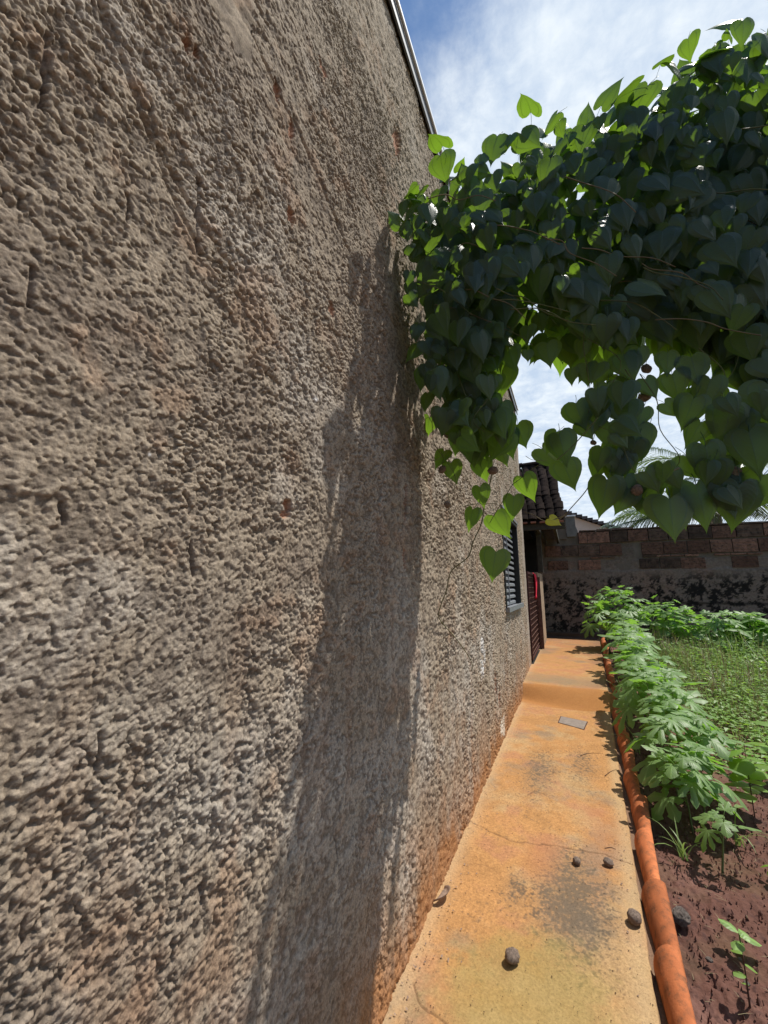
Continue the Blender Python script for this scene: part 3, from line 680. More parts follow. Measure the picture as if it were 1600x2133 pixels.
while TY[-1] < 11.2: TY.append(TY[-1]+.42+rt.uniform(-.015, .015))
for i, ye in enumerate(TY):                             # ye = far (covering) end
    y0 = ye-.45; o = link('edging_tile', tms[i % 4])
    zb = -.012+STEP*max(0, min(1, (y0-5.5)/.5))
    o.location = (tile_x(y0)+rt.uniform(-.006, .006), y0, zb)
    o.rotation_euler = (R(.9)+rt.uniform(-.008, .008), rt.uniform(-.09, .09), -math.atan(.041)+rt.uniform(-.026, .026))
    if i == 17: o.rotation_euler = (R(5), -.14, -.12); o.location.z += .03
    lab = '%s half-round terracotta edging tile counted from the bottom of the photo' % ORD[max(0, i-1)]
    if i == 0: lab = 'half-round terracotta edging tile just under the bottom edge of the photo'
    if i == 1: lab = 'nearest terracotta edging tile, cut off by the bottom edge of the photo'
    if i == 2: lab = 'orange terracotta edging tile beside the rough pale stone'
    if i == 17: lab = 'crooked raised terracotta edging tile among the grass tufts'
    props(o, lab, 'edging tile', 'terracotta tiles edging the garden bed')

# ------------------------------------------------------------------ things lying about
def tuber_mesh(seed, sx=1, sy=1, sz=1, nu=20, nv=14, amp=.12):
    mb = MB(); vs = []
    for j in range(nv+1):
        for i in range(nu):
            th = math.pi*j/nv; ph_ = 2*math.pi*i/nu; vs.append((math.sin(th)*math.cos(ph_), math.sin(th)*math.sin(ph_), math.cos(th)))
    a = np.array(vs, np.float32)
    n = fbm(a[:, 0]*1.3+seed, a[:, 1]*1.3+a[:, 2]*2.1, .7, seed, 3, .6)+.35*fbm(a[:, 0]+a[:, 2]*.7, a[:, 1]-a[:, 2], .2, seed+7, 1)
    n[:nu] = n[0]; n[-nu:] = n[-1]
    b = a*(1+amp*n[:, None])*np.array((sx, sy, sz)); mb.v = [tuple(p) for p in b]; mb.uv = [(0, 0)]*len(vs)
    for j in range(nv):
        for i in range(nu): mb.f.append((j*nu+i, (j+1)*nu+i, (j+1)*nu+(i+1) % nu, j*nu+(i+1) % nu))
    return mb
TUB = [tuber_mesh(s, 1, .82, .78, amp=.2).mesh('tuber', M['tuber'], True) for s in (3, 8, 15, 22)]
for i, (x, y, r, rz, lab) in enumerate([(1068, 2006, .026, 60, 'brown fallen vine tuber on the yellow-stained part of the path'), (1202, 1801, .019, 100, 'smallest brown fallen tuber, on the black mildew patch of the path'),
        (1268, 1805, .022, 20, 'brown fallen tuber right of the small one, at the edge of the mildew patch'), (1323, 1925, .028, 75, 'brown fallen tuber lying on the path close to the terracotta edging')]):
    p = at(x, y, 'z', .0); o = link('tuber', TUB[i]); o.location = (p.x, p.y, .003+r*.74); o.scale = (r*1.15,)*3; o.rotation_euler = (.1, .15, R(rz)); props(o, lab, 'tuber', 'fallen tubers on the path')
p = at(1413, 1905, 'z', .0); o = link('stone', tuber_mesh(31, 1, .85, .85, 36, 24, .22).mesh('stone', M['stone'], True)); o.location = (p.x+.008, p.y, -.004); o.scale = (.038,)*3; o.rotation_euler.z = .6
props(o, 'rough pale pitted stone on the soil against the terracotta edging', 'stone')
rs = random.Random(31)
for x, y, r, lab in ((1478, 2000, .013, 'small pale pebble on the soil below the seedling'), (1415, 1872, .004, 'tiny white chip on the soil just above the rough stone'), (1541, 1998, .007, 'small grey pebble on dark soil near the right edge'), (1556, 2050, .010, 'pale bit of debris on the shaded soil at the bottom right')):
    p = at(x, y, 'z', -.02); o = link('pebble', tuber_mesh(int(x), 1, .8, .6, 12, 8, .3).mesh('pebble', M['stone'], True)); o.location = (p.x, p.y, -.018); o.scale = (r,)*3; props(o, lab, 'pebble', 'pebbles on the soil')
# curled dry leaf
p = at(916, 1868, 'z', 0.0); mb = MB(); n = 16
for i in range(n):
    f = i/(n-1); a = R(-75)+R(150)*f; w = .017*math.sin(math.pi*(.03+.94*f))**.8+.0006; ax = math.cos(a); ay = math.sin(a)
    for k_ in range(5):
        q_ = (k_-2)/2; rr_ = .046+q_*w; mb.v.append((ax*rr_, ay*rr_*1.15, .006+.012*math.sin(math.pi*f)+.010*q_*q_*(w/.0125)+.006*q_)); mb.uv.append((0, 0))
for i in range(n-1):
    for k_ in range(4): mb.f.append((i*5+k_, (i+1)*5+k_, (i+1)*5+k_+1, i*5+k_+1))
o = mb.build('dry_leaf', M['dry_leaf'], smooth=True); sm_ = o.modifiers.new('s', 'SOLIDIFY'); sm_.thickness = .0012
o.location = (p.x-.014, p.y, .003); o.rotation_euler.z = R(-12); props(o, 'curled brown dry leaf lying at the foot of the rough wall', 'dry leaf')
# twigs on the path
for i, (pts, lab) in enumerate((([(1209, 1574), (1228, 1569), (1256, 1569)], 'long thin dry twig lying across the middle of the path'), ([(1260, 1616), (1272, 1607), (1284, 1602)], 'short slanting twig on the path beside the edging'),
        ([(1212, 1456), (1240, 1453), (1262, 1455)], 'dark thin twig on the riser of the path step'), ([(1216, 1466), (1240, 1462), (1266, 1456)], 'lower of the two dark twigs by the step'), ([(1260, 1767), (1272, 1765), (1283, 1769)], 'short brown twig on the path near the crack'))):
    q = [at(x, y, 'z', .004) for x, y in pts]
    if i in (2, 3): q = [v+Vector((0, 0, .02)) for v in q]
    props(MB().tube(curve(q, 4), .0022, .001, 5).build('twig', M['twig']), lab, 'twig', 'twigs on the path')
# inspection cover
q = [at(x, y, 'z', 0) for x, y in ((1165, 1495), (1222, 1500), (1221, 1516), (1168, 1508))]
q = [(-.215, 4.90), (.015, 4.78), (.055, 5.05), (-.195, 5.13)]
cv = MB().add([(x, y, -.006) for x, y in q]+[(x, y, .0055) for x, y in q], [(4, 5, 6, 7), (0, 1, 5, 4), (1, 2, 6, 5), (2, 3, 7, 6), (3, 0, 4, 7)])
cover = empty('inspection_cover', (-.08, 4.96, 0), 'small flat grey inspection cover set in the path before the step', 'cover')
o = cv.build('cover_plate', M['cover'], bevel=.002); o.parent = cover; o.matrix_parent_inverse = Matrix.Translation((.08, -4.96, 0))
cx, cy = -.085, 4.965
rim = MB(); e = [(cx+(x-cx)*1.07, cy+(y-cy)*1.07) for x, y in q]; rim.add([(x, y, .0035) for x, y in e]+[(x, y, -.01) for x, y in e], [(0, 1, 2, 3), (0, 4, 5, 1), (1, 5, 6, 2), (2, 6, 7, 3), (3, 7, 4, 0)])
o = rim.build('frame', M['twig']); o.parent = cover; o.matrix_parent_inverse = Matrix.Translation((.08, -4.96, 0))

# ------------------------------------------------------------------ climbing vine with heart leaves
HALF = [(0, 0), (.07, .10), (.19, .185), (.33, .175), (.445, .08), (.495, -.07), (.485, -.23), (.43, -.40), (.34, -.56), (.23, -.71), (.12, -.85), (.045, -.97), (.012, -1.06), (0, -1.12)]
def heart(cup, droop, skew, wid, wave, petiole=.5):
    mb = MB(); idx = {}
    mid = lambda y: (0, min(0, y))
    def z(x, y): return -cup*abs(x)**1.4-droop*max(0, -y)**2+wave*math.sin(x*9+y*7)*abs(x)+.10*math.exp(-(x*x+y*y)/.02)*0
    def put(k, x, y, s):
        if k not in idx:
            idx[k] = len(mb.v); xx = x*wid+skew*y*abs(y); mb.v.append((xx, y, z(x, y))); mb.uv.append((s, -y))
        return idx[k]
    n = len(HALF)
    for sg in (1, -1):
        for i in range(n-1):
            a, b = HALF[i], HALF[i+1]
            def ring(pt, j, k):
                m = (0, min(0, pt[1]*.9-.02*(j > 0))) if j < n-1 else (0, pt[1])
                if j == 0: m = (0, 0)
                f = (0, .38, .74, 1)[k]; x = m[0]+(pt[0]-m[0])*f; y = m[1]+(pt[1]-m[1])*f
                key = ('m', round(m[1], 3)) if k == 0 or pt[0] == 0 else (sg, j, k)
                if pt[0] == 0 and k > 0: key = ('m', round(pt[1], 3)); x, y = pt
                return put(key, x*sg, y, sg*f if pt[0] else 0)
            for k in range(3):
                q = [ring(a, i, k), ring(a, i, k+1), ring(b, i+1, k+1), ring(b, i+1, k)]
                if sg < 0: q = q[::-1]
                u = []
                for v in q:
                    if v not in u: u.append(v)
                if len(u) >= 3: mb.f.append(tuple(u))
    if petiole:
        b = len(mb.v); pts = [Vector((0, 0, -.004)), Vector((.02, .10, -.03)), Vector((.05, .26, -.12)), Vector((.06, petiole, -.26))]
        mb.tube(pts, .011, .009, 3)
    return mb
rv = random.Random(77)
HM = []
for c in range(7):
    HM.append(heart(rv.uniform(.15, .55), rv.uniform(.05, .35), rv.uniform(-.10, .10), rv.uniform(.92, 1.18), rv.uniform(.03, .10)))
HMESH = [h.mesh('leaf', M['vleaf'], True) for h in HM]
vine = empty('climbing_vine', (-.6, 1.6, 3.1), 'dark green heart-leaved climbing vine hanging in a curtain over the path from the wall', 'vine')
VP0 = Matrix.Translation((.6, -1.6, -3.1))
def vpar(o): o.parent = vine; o.matrix_parent_inverse = VP0; return o
def leaf_matrix(p, tip, nrm, s):
    t = Vector(tip).normalized(); n = Vector(nrm); n = (n-t*n.dot(t))
    n = n.normalized() if n.length > 1e-4 else t.orthogonal().normalized()
    y = -t; x = y.cross(n)
    return Matrix.Translation(p)@Matrix((x, y, n)).transposed().to_4x4()@Matrix.Scale(s, 4)
def add_leaf(p, tip, nrm, s, k=None, m=None):
    k = rv.randrange(len(HM)) if k is None else k
    me = HMESH[k]
    if m: me = HM[k].mesh('leaf', m, True)
    o = link('leaf', me); vpar(o); o.matrix_basis = leaf_matrix(p, tip, nrm, s); return o
# (x, y) where the stalk meets the leaf in the photograph, tip direction in degrees from straight down (+ = to the right), size, facing
VY = 1.6; VK = .26
def atv(x, y, dy=0.0):
    d = Fv + Rv*((x-800)/FPX) - Uv*((y-1066.5)/FPX); p = d*((VY+dy+.67*VK)/(d.y-VK*d.x)); p.z += HC; return p
KEY = [  # around the holes and along the lower fringe, measured on the photograph and put in the plane the vine hangs in
 (1033,1150,-12,.125,0,1.45),(985,1062,-18,.100,1,1.5),(1030,1075,22,.115,2,1.55),(1000,1015,10,.095,3,1.5),(1090,995,18,.115,4,1.5),(1070,1035,-5,.105,1,1.5),
 (1000,960,5,.10,2,1.55),(940,965,12,.10,5,1.5),(925,940,-30,.09,6,1.5),(1078,885,12,.12,0,1.5),(1040,930,25,.10,3,1.55),(985,920,-15,.10,4,1.55),(890,820,-10,.10,1,1.62),(895,870,-20,.09,2,1.62),
 (870,720,-35,.10,3,1.6),(882,770,-12,.11,5,1.6),(1060,730,14,.11,6,1.55),(1100,730,-5,.055,0,1.5),(1140,715,-3,.115,2,1.55),(1100,680,-10,.09,4,1.55),(1070,655,-35,.10,1,1.55),
 (1165,905,10,.14,3,1.45),(1130,935,40,.13,5,1.5),(1175,965,12,.12,2,1.5),(1160,900,-28,.10,6,1.5),(1200,840,8,.13,0,1.5),(1245,850,-12,.12,1,1.5),(1190,770,-5,.07,4,1.55),(1222,760,0,.10,5,1.55),
 (1255,935,-25,.095,2,1.5),(1265,1000,-12,.15,3,1.42),(1300,1000,15,.12,0,1.45),(1300,950,15,.10,4,1.5),(1330,890,10,.13,6,1.5),(1325,920,-22,.13,1,1.48),(1270,880,-10,.11,2,1.5),
 (1310,1020,-30,.11,5,1.45),(1375,975,-38,.09,3,1.45),(1355,1010,-30,.11,4,1.45),(1395,1040,-3,.15,0,1.38),(1450,1010,8,.16,1,1.38),(1380,985,2,.075,6,1.45),(1430,950,30,.11,2,1.45),
 (1460,880,-30,.10,3,1.45),(1470,930,5,.13,4,1.4),(1445,830,-22,.12,5,1.45),(1400,780,10,.11,6,1.5),(1345,790,20,.09,0,1.5),(1480,790,-20,.12,1,1.45),(1540,1010,-10,.15,2,1.35),(1590,990,-30,.15,3,1.35),
 (1500,1000,10,.14,5,1.4),(1560,900,0,.15,4,1.38),(1520,850,-8,.13,6,1.4),(1600,800,5,.15,0,1.38),(1390,735,-5,.10,1,1.5),(1300,740,10,.12,2,1.5),(1330,725,-12,.11,3,1.5),(1440,745,5,.12,5,1.48),
 (1265,800,-5,.11,4,1.5),(1285,840,15,.10,0,1.5),(1410,1060,25,.08,6,1.45),(1345,1040,10,.085,2,1.45),(1210,880,30,.09,3,1.5),(1385,840,40,.08,4,1.5),(1340,850,-20,.09,5,1.5)]
for x, y, a, s, k, Yp in KEY:
    low = (x < 1135 and y > 840) or y > 985; p = atv(x, y, Yp-1.6+((.40 if x < 1135 else .10) if low else .05)); tl = R(a); s *= 1.14 if (low and x < 1135) else .97; s *= 1.0+.16*max(0, min(1, (x-1150)/450))
    n = (rv.uniform(-.3, .3), -1, rv.uniform(-.05, .35))
    add_leaf(p, (math.sin(tl), rv.uniform(-.25, .15), -math.cos(tl)), n, s*.92, k)
# body of the vine: outline measured in the hanging plane
def poly(pts): return [(v.x, v.z) for v in (atv(x, y) for x, y in pts)]
def inside(pt, pg):
    x, y = pt; c = False; j = len(pg)-1
    for i in range(len(pg)):
        if (pg[i][1] > y) != (pg[j][1] > y) and x < (pg[j][0]-pg[i][0])*(y-pg[i][1])/(pg[j][1]-pg[i][1])+pg[i][0]: c = not c
        j = i
    return c
OUT = poly([(842, 475), (880, 425), (950, 400), (1010, 400), (1060, 380), (1120, 330), (1200, 290), (1290, 262), (1360, 235), (1430, 190), (1500, 150), (1600, 130), (1760, 60), (2100, -150), (2100, 1000), (1720, 900), (1600, 850), (1500, 730), (1440, 690),
            (1380, 660), (1320, 650), (1290, 700), (1220, 700), (1170, 660), (1110, 640), (1050, 640), (1040, 700), (1040, 800), (1050, 870), (1010, 900), (960, 905), (920, 870), (900, 780), (880, 700), (868, 640), (862, 560)])
# thinner lower lobes
LOB = [poly([(1210, 720), (1300, 720), (1330, 780), (1320, 840), (1330, 900), (1290, 930), (1240, 870), (1215, 800)]), poly([(1440, 720), (1560, 880), (1600, 960), (1500, 990), (1450, 900), (1480, 860), (1450, 820)]),
       poly([(900, 780), (1040, 780), (1060, 850), (1060, 900), (1000, 940), (940, 950), (910, 900)]), poly([(1240, 840), (1320, 840), (1340, 930), (1290, 985), (1250, 950)]), poly([(1300, 985), (1420, 1010), (1480, 960), (1560, 1020), (1420, 1050), (1330, 1030)])]
HOLE = [poly([(1060, 720), (1100, 690), (1170, 745), (1205, 800), (1190, 880), (1140, 910), (1100, 900), (1062, 830)]), poly([(1365, 825), (1425, 805), (1450, 870), (1445, 950), (1390, 965), (1345, 960), (1350, 890)]), poly([(1310, 760), (1340, 755), (1335, 790), (1315, 800)])]
xs_, zs_ = [v[0] for v in OUT], [v[1] for v in OUT]
def depth(layer, x): return (1.42, 1.60, 1.80, 1.95)[layer]+rv.uniform(-.07, .07)+VK*(x+.67)
cands = []
tries = 0
def sample(pg, count, layers, smin, smax):
    xa, xb = min(v[0] for v in pg), max(v[0] for v in pg); za, zb = min(v[1] for v in pg), max(v[1] for v in pg); c = 0
    while c < count:
        x, z = rv.uniform(xa, xb), rv.uniform(za, zb)
        if not inside((x, z), pg): continue
        s = rv.uniform(smin, smax)
        if any(inside((x, z-s*.75), h) or inside((x, z-.3*s), h) for h in HOLE): c += .15; continue
        cands.append((x, z, rv.choice(layers), s)); c += 1
sample(OUT, 1750, (0, 0, 1, 1, 2), .055, .118); sample(OUT, 1000, (1, 2, 3), .11, .16)
for l in LOB: sample(l, 17, (0, 1, 1), .06, .105)
# keep near the wall thin
def top_z(x):
    best = None
    for (xa, za), (xb, zb) in zip(OUT[:13], OUT[1:14]):
        if xa <= x <= xb: best = za+(zb-za)*(x-xa)/(xb-xa)
    return best if best is not None else (OUT[0][1] if x < OUT[0][0] else OUT[12][1])
items = []
for x, z, ly, s in cands:
    y = depth(ly, x)
    if x < -.45: y = max(y, 1.5); s *= .8
    f = y/VY                                            # keep the outline as seen while giving the curtain its depth
    if x > .30: y = min(y, 1.30+.29*z)
    p = Vector((x, y, z))
    if p.x < WX+.03: p.x = WX+.03
    tz = top_z(x)-z
    if tz < .10 and rv.random() < .65:                   # crown of the vine: leaves standing and lying flat in the sun
        a = rv.uniform(-1.6, 1.6); tip = (math.sin(a), rv.uniform(-.9, .5), rv.uniform(-.7, .35)); n = (rv.uniform(-.6, .6), rv.uniform(-1, .3), rv.uniform(.2, 1.1))
    else:
        a = rv.gauss(0, .38); tip = (math.sin(a), rv.uniform(-.30, .25), -math.cos(a)); n = (rv.gauss(0, .35), -1, rv.gauss(.12, .28))
    items.append((p, tip, n, s))
for i in range(70):                                     # standing leaves that make the ragged top edge
    x = -.62+1.5*(i+rv.random())/70; tz = top_z(x); s = rv.uniform(.07, .12)
    a = rv.uniform(-.9, .9); items.append((Vector((x, rv.uniform(1.42, 1.75)+VK*(x+.67), tz+rv.uniform(-.09, .0))), (math.sin(a)*.7, rv.uniform(-.5, .3), rv.uniform(-.6, .9)), (rv.uniform(-.8, .8), -1, rv.uniform(-.2, .8)), s))
items.sort(key=lambda it: it[0].y-VK*it[0].x+(0 if it[0].x < .95 else 5))
NSEP = 300-len(KEY)
for it in items[:NSEP]: add_leaf(*it)
rest = MB()
for it in items[NSEP:]:
    h = HM[rv.randrange(len(HM))]; mm = leaf_matrix(*it)
    rest.add([mm@Vector(v) for v in h.v], h.f, h.uv)
o = rest.build('inner_leaves', M['vleaf'], smooth=True); vpar(o); o['kind'] = 'stuff'; o['label'] = 'mass of heart-shaped leaves deeper in the vine curtain'
# stems
def vstem(pts, r=.0028, m='vine_stem', Y=1.5, name='stem', k=6):
    q = [atv(x, y, Y-1.6) if len(c) == 0 else at(x, y, 'y', c[0]+.03) for x, y, *c in pts]
    vpar(MB().tube(curve(q, k), r, r*.7, 5).build(name, M[m], smooth=True))
vstem([(1240, 985), (1222, 1020), (1195, 1052), (1165, 1082), (1135, 1085), (1110, 1072), (1092, 1066)], .0026, 'dry_vine', 1.85)
vstem([(1130, 965), (1112, 975), (1080, 1000), (1066, 1012), (1050, 1040), (1030, 1072), (1020, 1090)], .0022, 'vine_stem', 1.9)
vstem([(1025, 985), (1018, 1020), (1008, 1060), (1003, 1090), (985, 1130), (975, 1160, 2.0), (940, 1190, 2.0), (930, 1230, 2.03), (918, 1262, 2.05), (916, 1290, 2.1), (950, 1330, 2.35), (975, 1365, 2.5), (984, 1385, 2.55), (982, 1398, 2.55)], .0030, 'vine_stem', 1.95)
vstem([(1245, 870), (1215, 905), (1190, 932), (1160, 958)], .0024, 'vine_stem', 1.46)
vstem([(1415, 975), (1398, 982), (1375, 992), (1350, 998)], .0028, 'dry_vine', 1.42)
vstem([(900, 880), (905, 925), (930, 960), (950, 1000), (935, 1040)], .0015, 'vine_stem', 1.6)
vstem([(965, 1055), (990, 1050), (1010, 1050), (1035, 1048)], .0018, 'vine_stem', 1.48)
vstem([(1095, 950), (1110, 958), (1140, 960)], .0012, 'dry_vine', 1.55)
vstem([(900, 880), (890, 870), (870, 905), (900, 960), (945, 925), (965, 890)], .0013, 'dry_vine', 1.62)
for i in range(34):
    x = rv.uniform(-.6, .8); z = rv.uniform(2.35, 3.2); q = []; yy = rv.uniform(1.33, 1.7)+VK*(x+.67); a = rv.uniform(-.8, .8)
    for j in range(5): q.append((max(WX+.02, x+j*.07*math.cos(a)+rv.uniform(-.02, .02)), yy+rv.uniform(-.02, .02), z-.06*j*abs(math.sin(a))-.02*j*j*.3))
    vpar(MB().tube(curve(q, 4), .0022, .0016, 4).build('stem', M['dry_vine'] if i % 3 else M['vine_stem'], smooth=True))
for x, y in ((900, 880), (985, 850), (1010, 900), (1225, 860), (1280, 900), (1320, 980), (1390, 990), (1500, 930), (1555, 920)):
    p = atv(x, y, -.08); q = [p+Vector((rv.uniform(-.06, .06), rv.uniform(-.02, .02), .42-.12*j)) for j in range(4)]+[p]
    vpar(MB().tube(curve(q, 5), .0022, .0015, 4).build('stem', M['vine_stem'], smooth=True))
# the hanging tubers
for i, (x, y, r, Yp) in enumerate([(1027, 980, .022, 1.47), (921, 978, .019, 1.55), (932, 1051, .019, 1.6), (934, 905, .020, 1.55), (1236, 922, .011, 1.5), (1343, 826, .024, 1.5), (1346, 768, .020, 1.52), (1252, 882, .022, 1.52), (1529, 985, .028, 1.42), (1326, 1022, .022, 1.45), (1355, 892, .018, 1.5)]):
    p = atv(x, y, Yp-1.62+(.36 if x < 1135 else .12)); r *= 1.12; o = link('tuber', TUB[i % 4]); vpar(o); o.matrix_basis = Matrix.Translation(p)@Matrix.Rotation(i*1.3, 4, 'X')@Matrix.Rotation(i*.9, 4, 'Z')@Matrix.Scale(r, 4)
    q = [p+Vector((0, 0, r*.8)), p+Vector((.008, 0, r+.03)), p+Vector((-.005, .01, r+.08))]
    c = MB().tube(curve(q, 3), .0013, .0016, 4).build('tuber_stalk', M['vine_stem']); vpar(c)
# yellow shoot
p = atv(1145, 1080, -.18); add_leaf(p, (.75, -.1, -.55), (-.3, -1, .6), .042, 2, M['vleaf_yellow'])['label'] = 'small translucent yellow leaf'
vstem([(1150, 1084), (1165, 1078), (1175, 1074), (1186, 1072)], .0020, 'dry_vine', 1.42)
# wire the vine hangs on
vpar(MB().tube([(WX, 1.62, 3.16), (.2, 1.84, 3.12), (1.2, 2.1, 3.16), (2.6, 2.46, 3.2)], .003, None, 5).build('support_wire', M['metal_grey']))
vpar(MB().tube([(2.6, 2.46, 0), (2.6, 2.46, 3.25)], .04, None, 8).build('support_pole', M['wood']))

# ------------------------------------------------------------------ okra-like plants
def lobed(nl, spread, narrow, droop, seed, pet=1.0):
    r_ = random.Random(seed); mb = MB(); lobes = []
    for i in range(nl):
        f = (i-(nl-1)/2)/((nl-1)/2); a = f*spread; ln_ = (1-.42*abs(f)**1.3)*r_.uniform(.92, 1.06); lobes.append((a, ln_))
    def P(a, r, dz=0): return (math.sin(a)*r, math.cos(a)*r, -droop*r*r+dz)
    c = 0; mb.v.append((0, 0, 0)); mb.uv.append((0, 0))
    gap = 2*spread/(nl-1)
    for i, (a, ln_) in enumerate(lobes):
        w = narrow*gap
        ra = .36 if i else .22
        b = len(mb.v)
        pts = [(a-gap*.5, .30 if i else .24, 1), (a-w*.75, .55*ln_, 1), (a-w*.62, .66*ln_, .9), (a-w*.80, .74*ln_, 1), (a-w*.30, .90*ln_, .7), (a, ln_, 0),
               (a+w*.30, .90*ln_, .7), (a+w*.80, .74*ln_, 1), (a+w*.62, .66*ln_, .9), (a+w*.75, .55*ln_, 1), (a+gap*.5, .30 if i < nl-1 else .24, 1)]
        for j, (aa, rr, s) in enumerate(pts): mb.v.append(P(aa, rr*1.0, -.05*s*rr)); mb.uv.append((s if j > 5 else -s, rr))
        m0 = len(mb.v)
        for rr in (.30, .56, .70, .86): mb.v.append(P(a, rr*ln_, .015)); mb.uv.append((0, rr))
        L_ = [b+j for j in range(6)]; R_ = [b+10-j for j in range(6)]; Mx = [m0, m0+1, m0+2, m0+3]
        for S_, fl_ in ((L_, 1), (R_, 0)):
            qs = [(0, Mx[0], S_[0]), (S_[0], Mx[0], Mx[1], S_[1]), (S_[1], Mx[1], Mx[2], S_[2]), (S_[2], Mx[2], Mx[3], S_[3]), (S_[3], Mx[3], S_[4]), (S_[4], Mx[3], S_[5])]
            for q in qs: mb.f.append(q if not fl_ else q[::-1])
    return mb
def okra_leaf_mesh(k):
    nl = (5, 5, 5, 7, 5)[k % 5]; lf = lobed(nl, R((105, 125, 95, 110, 130)[k % 5]), (.60, .52, .56, .46, .60)[k % 5], (.18, .3, .1, .25, .35)[k % 5], 50+k)
    # petiole from origin out and up, blade at the end
    mb = MB(); end = Vector((0, .75, .42)); mb.tube(curve([(0, 0, 0), (0, .30, .26), end], 3), .016, .012, 3)
    rot = Matrix.Translation(end)@Matrix.Rotation(R((-8, -22, 6, -35, -14)[k % 5]), 4, 'X')
    mb.add([rot@Vector(v) for v in lf.v], lf.f, lf.uv); return mb
OK = [okra_leaf_mesh(k) for k in range(5)]; OKM = [m.mesh('leaf', M['okra'], True) for m in OK]
def okra(x, y, h, spread, nleaf, label, group, seed, zb=None, cat='plant', lo=.45, lean=(0, 0), s0=None):
    r_ = random.Random(seed)
    if zb is None: zb = -.04+.13*max(0, min(1, (y-5.3)/2.2))
    root = empty('okra_plant', (x, y, zb), label, cat, group)
    top = Vector((lean[0]+r_.uniform(-.04, .04), lean[1]+r_.uniform(-.04, .04), h))
    pts = curve([(0, 0, -.02), (top.x*.3+r_.uniform(-.01, .01), top.y*.3, h*.4), (top.x*.7, top.y*.7, h*.75), top], 4)
    MB().tube(pts, .0045+h*.003, .003, 6).build('stem', M['okra_stem'], root, True)
    for i in range(nleaf):
        f = lo+(1-lo)*(i/max(1, nleaf-1))**.8; j = min(len(pts)-1, int(f*(len(pts)-1))); p = pts[j]
        az = i*2.399+r_.uniform(-.4, .4); sz = spread*(1.0-.62*((f-lo)/(1-lo+.001))**2)*r_.uniform(.75, 1.15)*(s0 or 1)
        tilt = R(r_.uniform(-18, 14)+25*((f-lo)/(1-lo+.001))**3)
        o = link('leaf', OKM[r_.randrange(5)], root)
        o.matrix_basis = Matrix.Translation(p)@Matrix.Rotation(az, 4, 'Z')@Matrix.Rotation(tilt, 4, 'X')@Matrix.Rotation(r_.uniform(-.35, .35), 4, 'Y')@Matrix.Scale(sz*.78, 4)
    return root
rr = random.Random(5)
okra(.60, 2.88, .26, .15, 7, 'small lobed-leaf plant standing alone at the near end of the row, above its own shadow', None, 900, lo=.5)
row1 = [(.56, 3.25, .40, .20), (.66, 3.42, .42, .20), (.57, 3.62, .50, .23), (.74, 3.80, .50, .22), (.60, 3.98, .58, .24), (.70, 4.25, .60, .24), (.58, 4.50, .62, .25), (.78, 4.70, .64, .24), (.64, 4.95, .66, .26), (.60, 5.35, .70, .26), (.82, 5.55, .66, .24), (.66, 5.85, .70, .26), (.78, 6.30, .70, .26), (.66, 6.60, .72, .26), (.72, 7.10, .74, .27), (.86, 7.4, .70, .25), (.76, 7.90, .78, .28), (.82, 8.5, .85, .3)]
for i, (x, y, h, s) in enumerate(row1):
    okra(x, y, h, s*1.12, 15 if i < 12 else 13, '%s leafy lobed plant from the camera in the row along the terracotta edging' % ORD[i], 'lobed-leaf plants in the row beside the path', 100+i, lo=.38 if i > 2 else .3, lean=(-.03, -.05))
k = 0
for i in range(17):
    x = .62+i*.195+rr.uniform(-.05, .05); y = 9.6+rr.uniform(-.35, .35)-.12*i*.3; h = 1.16-.035*i+rr.uniform(-.08, .08)+(.06 if i < 3 else 0)
    okra(x, y, h, .36, 16, '%s tall lobed-leaf plant from the left in the row before the far wall' % ORD[i], 'tall lobed-leaf plants before the far wall', 300+i, zb=.09, lo=.35)
okra(.48, 9.3, 1.02, .34, 15, 'tall lobed-leaf plant leaning left over the far end of the path', None, 350, zb=.09, lo=.35, lean=(-.12, -.05))
# single weeds near the camera
def sprig(name, loc, label, cat, h, n, size, m, seed, group=None, wide=.5, stem='okra_stem', lean=(0, 0)):
    r_ = random.Random(seed); root = empty(name, loc, label, cat, group)
    pts = curve([(0, 0, -.01), (lean[0]*.4, lean[1]*.4, h*.5), (lean[0], lean[1], h)], 5); MB().tube(pts, .0035, .002, 5).build('stem', M[stem], root, True)
    lm = MB(); oval = [(0, 0), (.22, .25), (.30, .5), (.22, .78), (0, 1.0), (-.22, .78), (-.30, .5), (-.22, .25)]
    lm.v = [(x*wide*2, y, -.25*y*y-.1*abs(x)) for x, y in oval]+[(0, .5, .0)]; lm.uv = [(x, y) for x, y in oval]+[(0, .5)]
    lm.f = [(8, i, (i+1) % 8) for i in range(8)]; me = lm.mesh('leaf', M[m], True)
    for i in range(n):
        f = .25+.75*(i+1)/n; p = pts[int(f*(len(pts)-1))]; az = i*2.4+r_.uniform(-.3, .3)
        o = link('leaf', me, root); o.matrix_basis = Matrix.Translation(p)@Matrix.Rotation(az, 4, 'Z')@Matrix.Rotation(R(r_.uniform(-20, 35)), 4, 'X')@Matrix.Scale(size*r_.uniform(.7, 1.2), 4)
    return root
def g(x, y, z=-.03): v = at(x, y, 'z', z); v.z = z; return v
sprig('seedling', g(1546, 1990), 'bright green seedling with spreading leaves alone on the red soil', 'seedling', .09, 5, .066, 'okra', 41, wide=.55)
sprig('seedling', g(1562, 2095), 'thin dark-stemmed seedling in the shaded soil at the bottom right', 'seedling', .15, 4, .05, 'weed', 42, wide=.5, stem='twig')
sprig('bean_weed', g(1572, 1700), 'yellow-green broad-leaved weed with a dark stem at the right edge', 'weed', .42, 13, .13, 'bean', 43, wide=.8, stem='twig')
